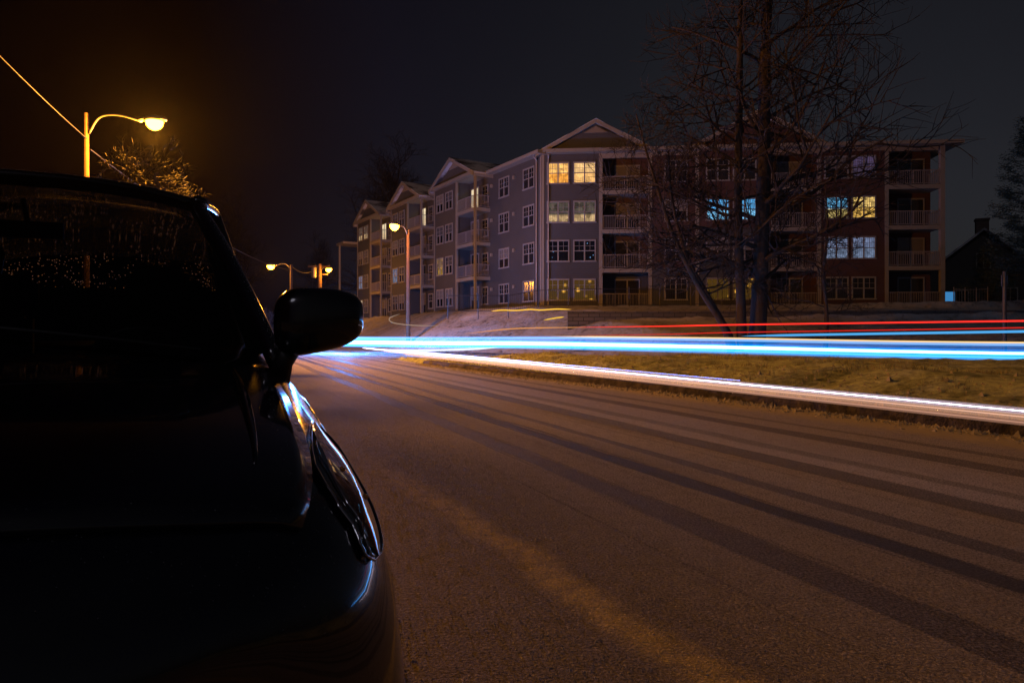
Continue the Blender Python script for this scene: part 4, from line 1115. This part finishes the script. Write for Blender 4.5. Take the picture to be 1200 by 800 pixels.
# interior: dashboard, steering wheel, seats
bm = bmesh.new(); bx(bm, -.72, .72, 1.55, 2.0, .70, 1.045); bmesh.ops.bevel(bm, geom=bm.edges[:], offset=.05, segments=3, affect='EDGES'); link('dashboard', bm, M['plastic'], CAR, True)
bm = bmesh.new(); c = Vector((.37, 2.12, 1.0)); loop = [c+Vector((.18*math.cos(a), -.07*math.sin(a), .17*math.sin(a))) for a in [2*math.pi*k/28 for k in range(29)]]; tube(bm, loop, .014, 8)
for a in (R(20), R(160), R(270)): tube(bm, [c, c+Vector((.18*math.cos(a), -.07*math.sin(a), .17*math.sin(a)))], .012, 6)
link('steering_wheel', bm, M['plastic'], CAR, True)
def seat(x, y, w):
    bm = bmesh.new(); bx(bm, -w/2, w/2, -.25, .27, .42, .58); bx(bm, -w/2, w/2, .18, .32, .56, 1.26); bmesh.ops.bevel(bm, geom=bm.edges[:], offset=.04, segments=3, affect='EDGES')
    st = link('seat', bm, M['cloth'], CAR, True); st.location = (x, y, 0)
    for hx in ((0,) if w < .8 else (-w*.33, w*.33)):
        bm = bmesh.new(); bx(bm, hx-.13, hx+.13, .22, .31, 1.20, 1.47); bmesh.ops.bevel(bm, geom=bm.edges[:], offset=.035, segments=3, affect='EDGES')
        for q in (-.06, .06): tube(bm, [Vector((hx+q, .26, 1.12)), Vector((hx+q, .26, 1.26))], .007, 6)
        link('headrest', bm, M['cloth'], st, True)
seat(-.37, 2.55, .50); seat(.37, 2.55, .50); seat(0, 3.45, 1.28)
bm = bmesh.new(); bx(bm, -.11, .11, 2.17, 2.19, 1.50, 1.56); tube(bm, [Vector((0, 2.18, 1.55)), Vector((0, 2.12, 1.63))], .008, 6); link('rear_view_mirror', bm, M['plastic'], CAR)
# frozen drops over wing, bonnet, roof rim: nobody could count them
bm = bmesh.new(); rg = random.Random(2)
def drop(c, n, r):
    t1 = n.cross(Vector((.3, .2, .9))).normalized(); t2 = n.cross(t1)
    ring = [bm.verts.new(c+(t1*math.cos(a)+t2*math.sin(a))*r) for a in [k*math.pi/3 for k in range(6)]]
    r2 = [bm.verts.new(c+(t1*math.cos(a)+t2*math.sin(a))*r*.6+n*r*.55) for a in [k*math.pi/3 for k in range(6)]]; tp = bm.verts.new(c+n*r*.72)
    for k in range(6):
        bm.faces.new([ring[k], ring[(k+1) % 6], r2[(k+1) % 6], r2[k]]); bm.faces.new([r2[k], r2[(k+1) % 6], tp])
for i in range(5200):
    y = rg.uniform(.05, 1.5); p = rg.uniform(0, 10); sg = 1 if rg.random() < .75 else -1
    off = .011 if (p < 5.6 and .16 < y < 1.42) else .001
    drop(BS(y, p, sg)+BN(y, p, sg)*off, BN(y, p, sg), rg.uniform(.0005, .0016)*min(1, .45+y*.6))
for i in range(1500):
    y = 2.02+.25*rg.random()**2; u = rg.uniform(-1, 1); x = u*.60; yy = max(2.10, y); c = Vector((x, yy-.08*(1-u*u) if yy < 2.3 else yy, roofz(yy, x)+.001))
    drop(c, Vector((x*.3, -.2, 1)).normalized(), rg.uniform(.0008, .0026))
for i in range(500):
    t_ = rg.random(); q = pil(AP0, AP1, 0, .025); k = min(len(q)-2, int(t_*(len(q)-1))); c = q[k].lerp(q[k+1], rg.random()); n = Vector((rg.uniform(.1, 1), rg.uniform(-.8, .2), rg.uniform(.1, 1))).normalized()
    drop(c+n*.030, n, rg.uniform(.0007, .002))
for i in range(500):
    n = Vector((rg.uniform(-1, 1), rg.uniform(-.6, .4), 1)).normalized(); x = n.x; c = Vector((.93+x*.125, 1.42+rg.uniform(-.05, .02), 1.195+.098*(1-abs(x)**3*.55)))
    drop(c, Vector((0, 0, 1)), rg.uniform(.0008, .002))
tag(link('frozen_drops', bm, M['drop'], CAR, True), kind='stuff')

# ------------------------------------------------------------------ loose things nobody could count
def bit(bm, c, r, rg, flat=.7):
    v = [Vector((rg.uniform(-1, 1), rg.uniform(-1, 1), 0)).normalized()*r for _ in range(3)]
    v = [Vector((math.cos(a), math.sin(a), 0))*r*rg.uniform(.6, 1.1) for a in (rg.random(), 2.1+rg.random(), 4.2+rg.random())]
    q = [bm.verts.new(c+x) for x in v]; top = bm.verts.new(c+Vector((rg.uniform(-.3, .3)*r, rg.uniform(-.3, .3)*r, r*flat*rg.uniform(.6, 1.4))))
    for i in range(3): bm.faces.new([q[i], q[(i+1) % 3], top])
rg = random.Random(4); bm = bmesh.new()
for i in range(52000):
    A_ = 1.2+9.5*rg.random()**1.5; L_ = rg.uniform(-.2, 7.0)
    if noise.noise(Vector((L_*1.6, A_*.12, 5))) < rg.uniform(-.6, .15) or min(abs(L_-2.62), abs(L_-3.32), abs(L_-3.78)) < .14*rg.random()*1.6: continue
    bit(bm, RP(A_, L_, .0005), rg.uniform(.0022, .0055)*(1+A_*.06), rg)
tag(link('frozen_grit', bm, plain('frozen_grit', (.42, .40, .39), .55, var=.4, nscale=60)), kind='stuff')
bm = bmesh.new()
for i in range(5200):     # crumbs of ice and dirt along the kerb and on the island
    A_ = rg.uniform(3, 26); K_ = kerbL(A_)
    L_ = K_-.02-abs(rg.gauss(0, .22)) if rg.random() < .45 else K_+.3+abs(rg.gauss(0, 1.5))
    p_ = RP(A_, L_); 
    if L_ > K_ and (dist2(p_.x, p_.y) > -3.9): continue
    z = ground(p_.x, p_.y) if L_ > K_ else 0
    bit(bm, Vector((p_.x, p_.y, max(z, 0)-.005)), rg.uniform(.012, .05)*(1.6 if rg.random() < .06 else 1), rg, .9)
tag(link('snow_crumbs', bm, plain('dirty_snow_crumbs', (.34, .31, .20), .9, var=.6, nscale=3)), kind='stuff')
bm = bmesh.new()
for i in range(4200):     # dead grass tufts
    A_ = rg.uniform(4, 27); L_ = kerbL(A_)+.5+rg.random()*7; p_ = RP(A_, L_)
    if dist2(p_.x, p_.y) > -4.0 or noise.noise(p_*.55) < -.02: continue
    z = ground(p_.x, p_.y)
    for k in range(6):
        o_ = Vector((p_.x+rg.gauss(0, .05), p_.y+rg.gauss(0, .05), z-.01)); h_ = rg.uniform(.04, .13)
        d_ = Vector((rg.uniform(-.6, .6), rg.uniform(-.6, .6), 1))*h_; w_ = Vector((rg.uniform(-1, 1), rg.uniform(-1, 1), 0)).normalized()*.006
        bm.faces.new([bm.verts.new(o_-w_), bm.verts.new(o_+w_), bm.verts.new(o_+d_)])
tag(link('dead_grass', bm, plain('dead_grass', (.34, .31, .12), .8, var=.4, nscale=4)), kind='stuff')

# ------------------------------------------------------------------ frosty night air
bm = bmesh.new(); bx(bm, -150, 150, -50, 190, -60, 42)
hz = bpy.data.materials.new('night_haze'); hz.use_nodes = True; hn = hz.node_tree; hn.nodes.remove(hn.nodes['Principled BSDF'])
pv = hn.nodes.new('ShaderNodeVolumePrincipled'); pv.inputs['Color'].default_value = (.85, .88, .95, 1); pv.inputs['Density'].default_value = HAZE; pv.inputs['Anisotropy'].default_value = .8
hn.links.new(pv.outputs[0], hn.nodes['Material Output'].inputs['Volume'])
tag(link('haze', bm, hz), kind='stuff')

# ------------------------------------------------------------------ world, added fill sun, camera
W = bpy.data.worlds.new('World'); S.world = W; W.use_nodes = True
nt = W.node_tree; bg = nt.nodes['Background']
sky = nt.nodes.new('ShaderNodeTexSky'); sky.sky_type = 'NISHITA'; sky.sun_disc = False
sky.sun_elevation = R(42); sky.sun_rotation = R(200); sky.air_density = 1; sky.dust_density = 2
tc = nt.nodes.new('ShaderNodeTexCoord'); sp = nt.nodes.new('ShaderNodeSeparateXYZ'); nt.links.new(tc.outputs['Generated'], sp.inputs[0])
rmp = nt.nodes.new('ShaderNodeValToRGB'); e = rmp.color_ramp.elements      # town glow: the sky darkens to the left
e[0].position = .30; e[0].color = (.16, .03, .03, 1); e[1].position = .60; e[1].color = (1.0, .88, .92, 1); x_ = e.new(.42); x_.color = (.55, .42, .60, 1)
mm = nt.nodes.new('ShaderNodeMath'); mm.operation = 'MULTIPLY_ADD'; mm.inputs[1].default_value = .5; mm.inputs[2].default_value = .5
nt.links.new(sp.outputs[0], mm.inputs[0]); nt.links.new(mm.outputs[0], rmp.inputs[0])
hs_ = nt.nodes.new('ShaderNodeHueSaturation'); hs_.inputs['Saturation'].default_value = .55; nt.links.new(sky.outputs[0], hs_.inputs['Color'])
nz_ = nt.nodes.new('ShaderNodeTexNoise'); nz_.inputs['Scale'].default_value = 2.2; nz_.inputs['Detail'].default_value = 5; nt.links.new(tc.outputs['Generated'], nz_.inputs['Vector'])
nr_ = nt.nodes.new('ShaderNodeMapRange'); nr_.inputs[3].default_value = .7; nr_.inputs[4].default_value = 1.3; nt.links.new(nz_.outputs['Fac'], nr_.inputs[0])
m1 = nt.nodes.new('ShaderNodeMix'); m1.data_type = 'RGBA'; m1.blend_type = 'MULTIPLY'; m1.inputs[0].default_value = 1
nt.links.new(hs_.outputs[0], m1.inputs[6]); nt.links.new(rmp.outputs[0], m1.inputs[7])
m2 = nt.nodes.new('ShaderNodeVectorMath'); m2.operation = 'SCALE'; nt.links.new(m1.outputs[2], m2.inputs[0]); nt.links.new(nr_.outputs[0], m2.inputs['Scale'])
nt.links.new(m2.outputs[0], bg.inputs[0]); bg.inputs[1].default_value = .0029
sl = bpy.data.lights.new('fill_sun', 'SUN'); sl.energy = .06; sl.angle = R(12); sl.color = (.88, .84, 1)  # unseen soft sun added as cool fill on facades and road
so = bpy.data.objects.new('fill_sun', sl); COL.objects.link(so); so.rotation_euler = (R(48), 0, R(-20))
cd = bpy.data.cameras.new('camera'); cam = bpy.data.objects.new('camera', cd); COL.objects.link(cam)
cam.location = (0, 0, EYE); cam.rotation_euler = (R(90), 0, 0)
cd.sensor_width = 36; cd.lens = 24; cd.shift_y = -8/1200; cd.clip_start = .05; cd.clip_end = 2000
S.camera = cam
vs_ = S.view_settings; vs_.view_transform = 'Standard'; vs_.look = 'None'; vs_.exposure = .4; vs_.gamma = 1
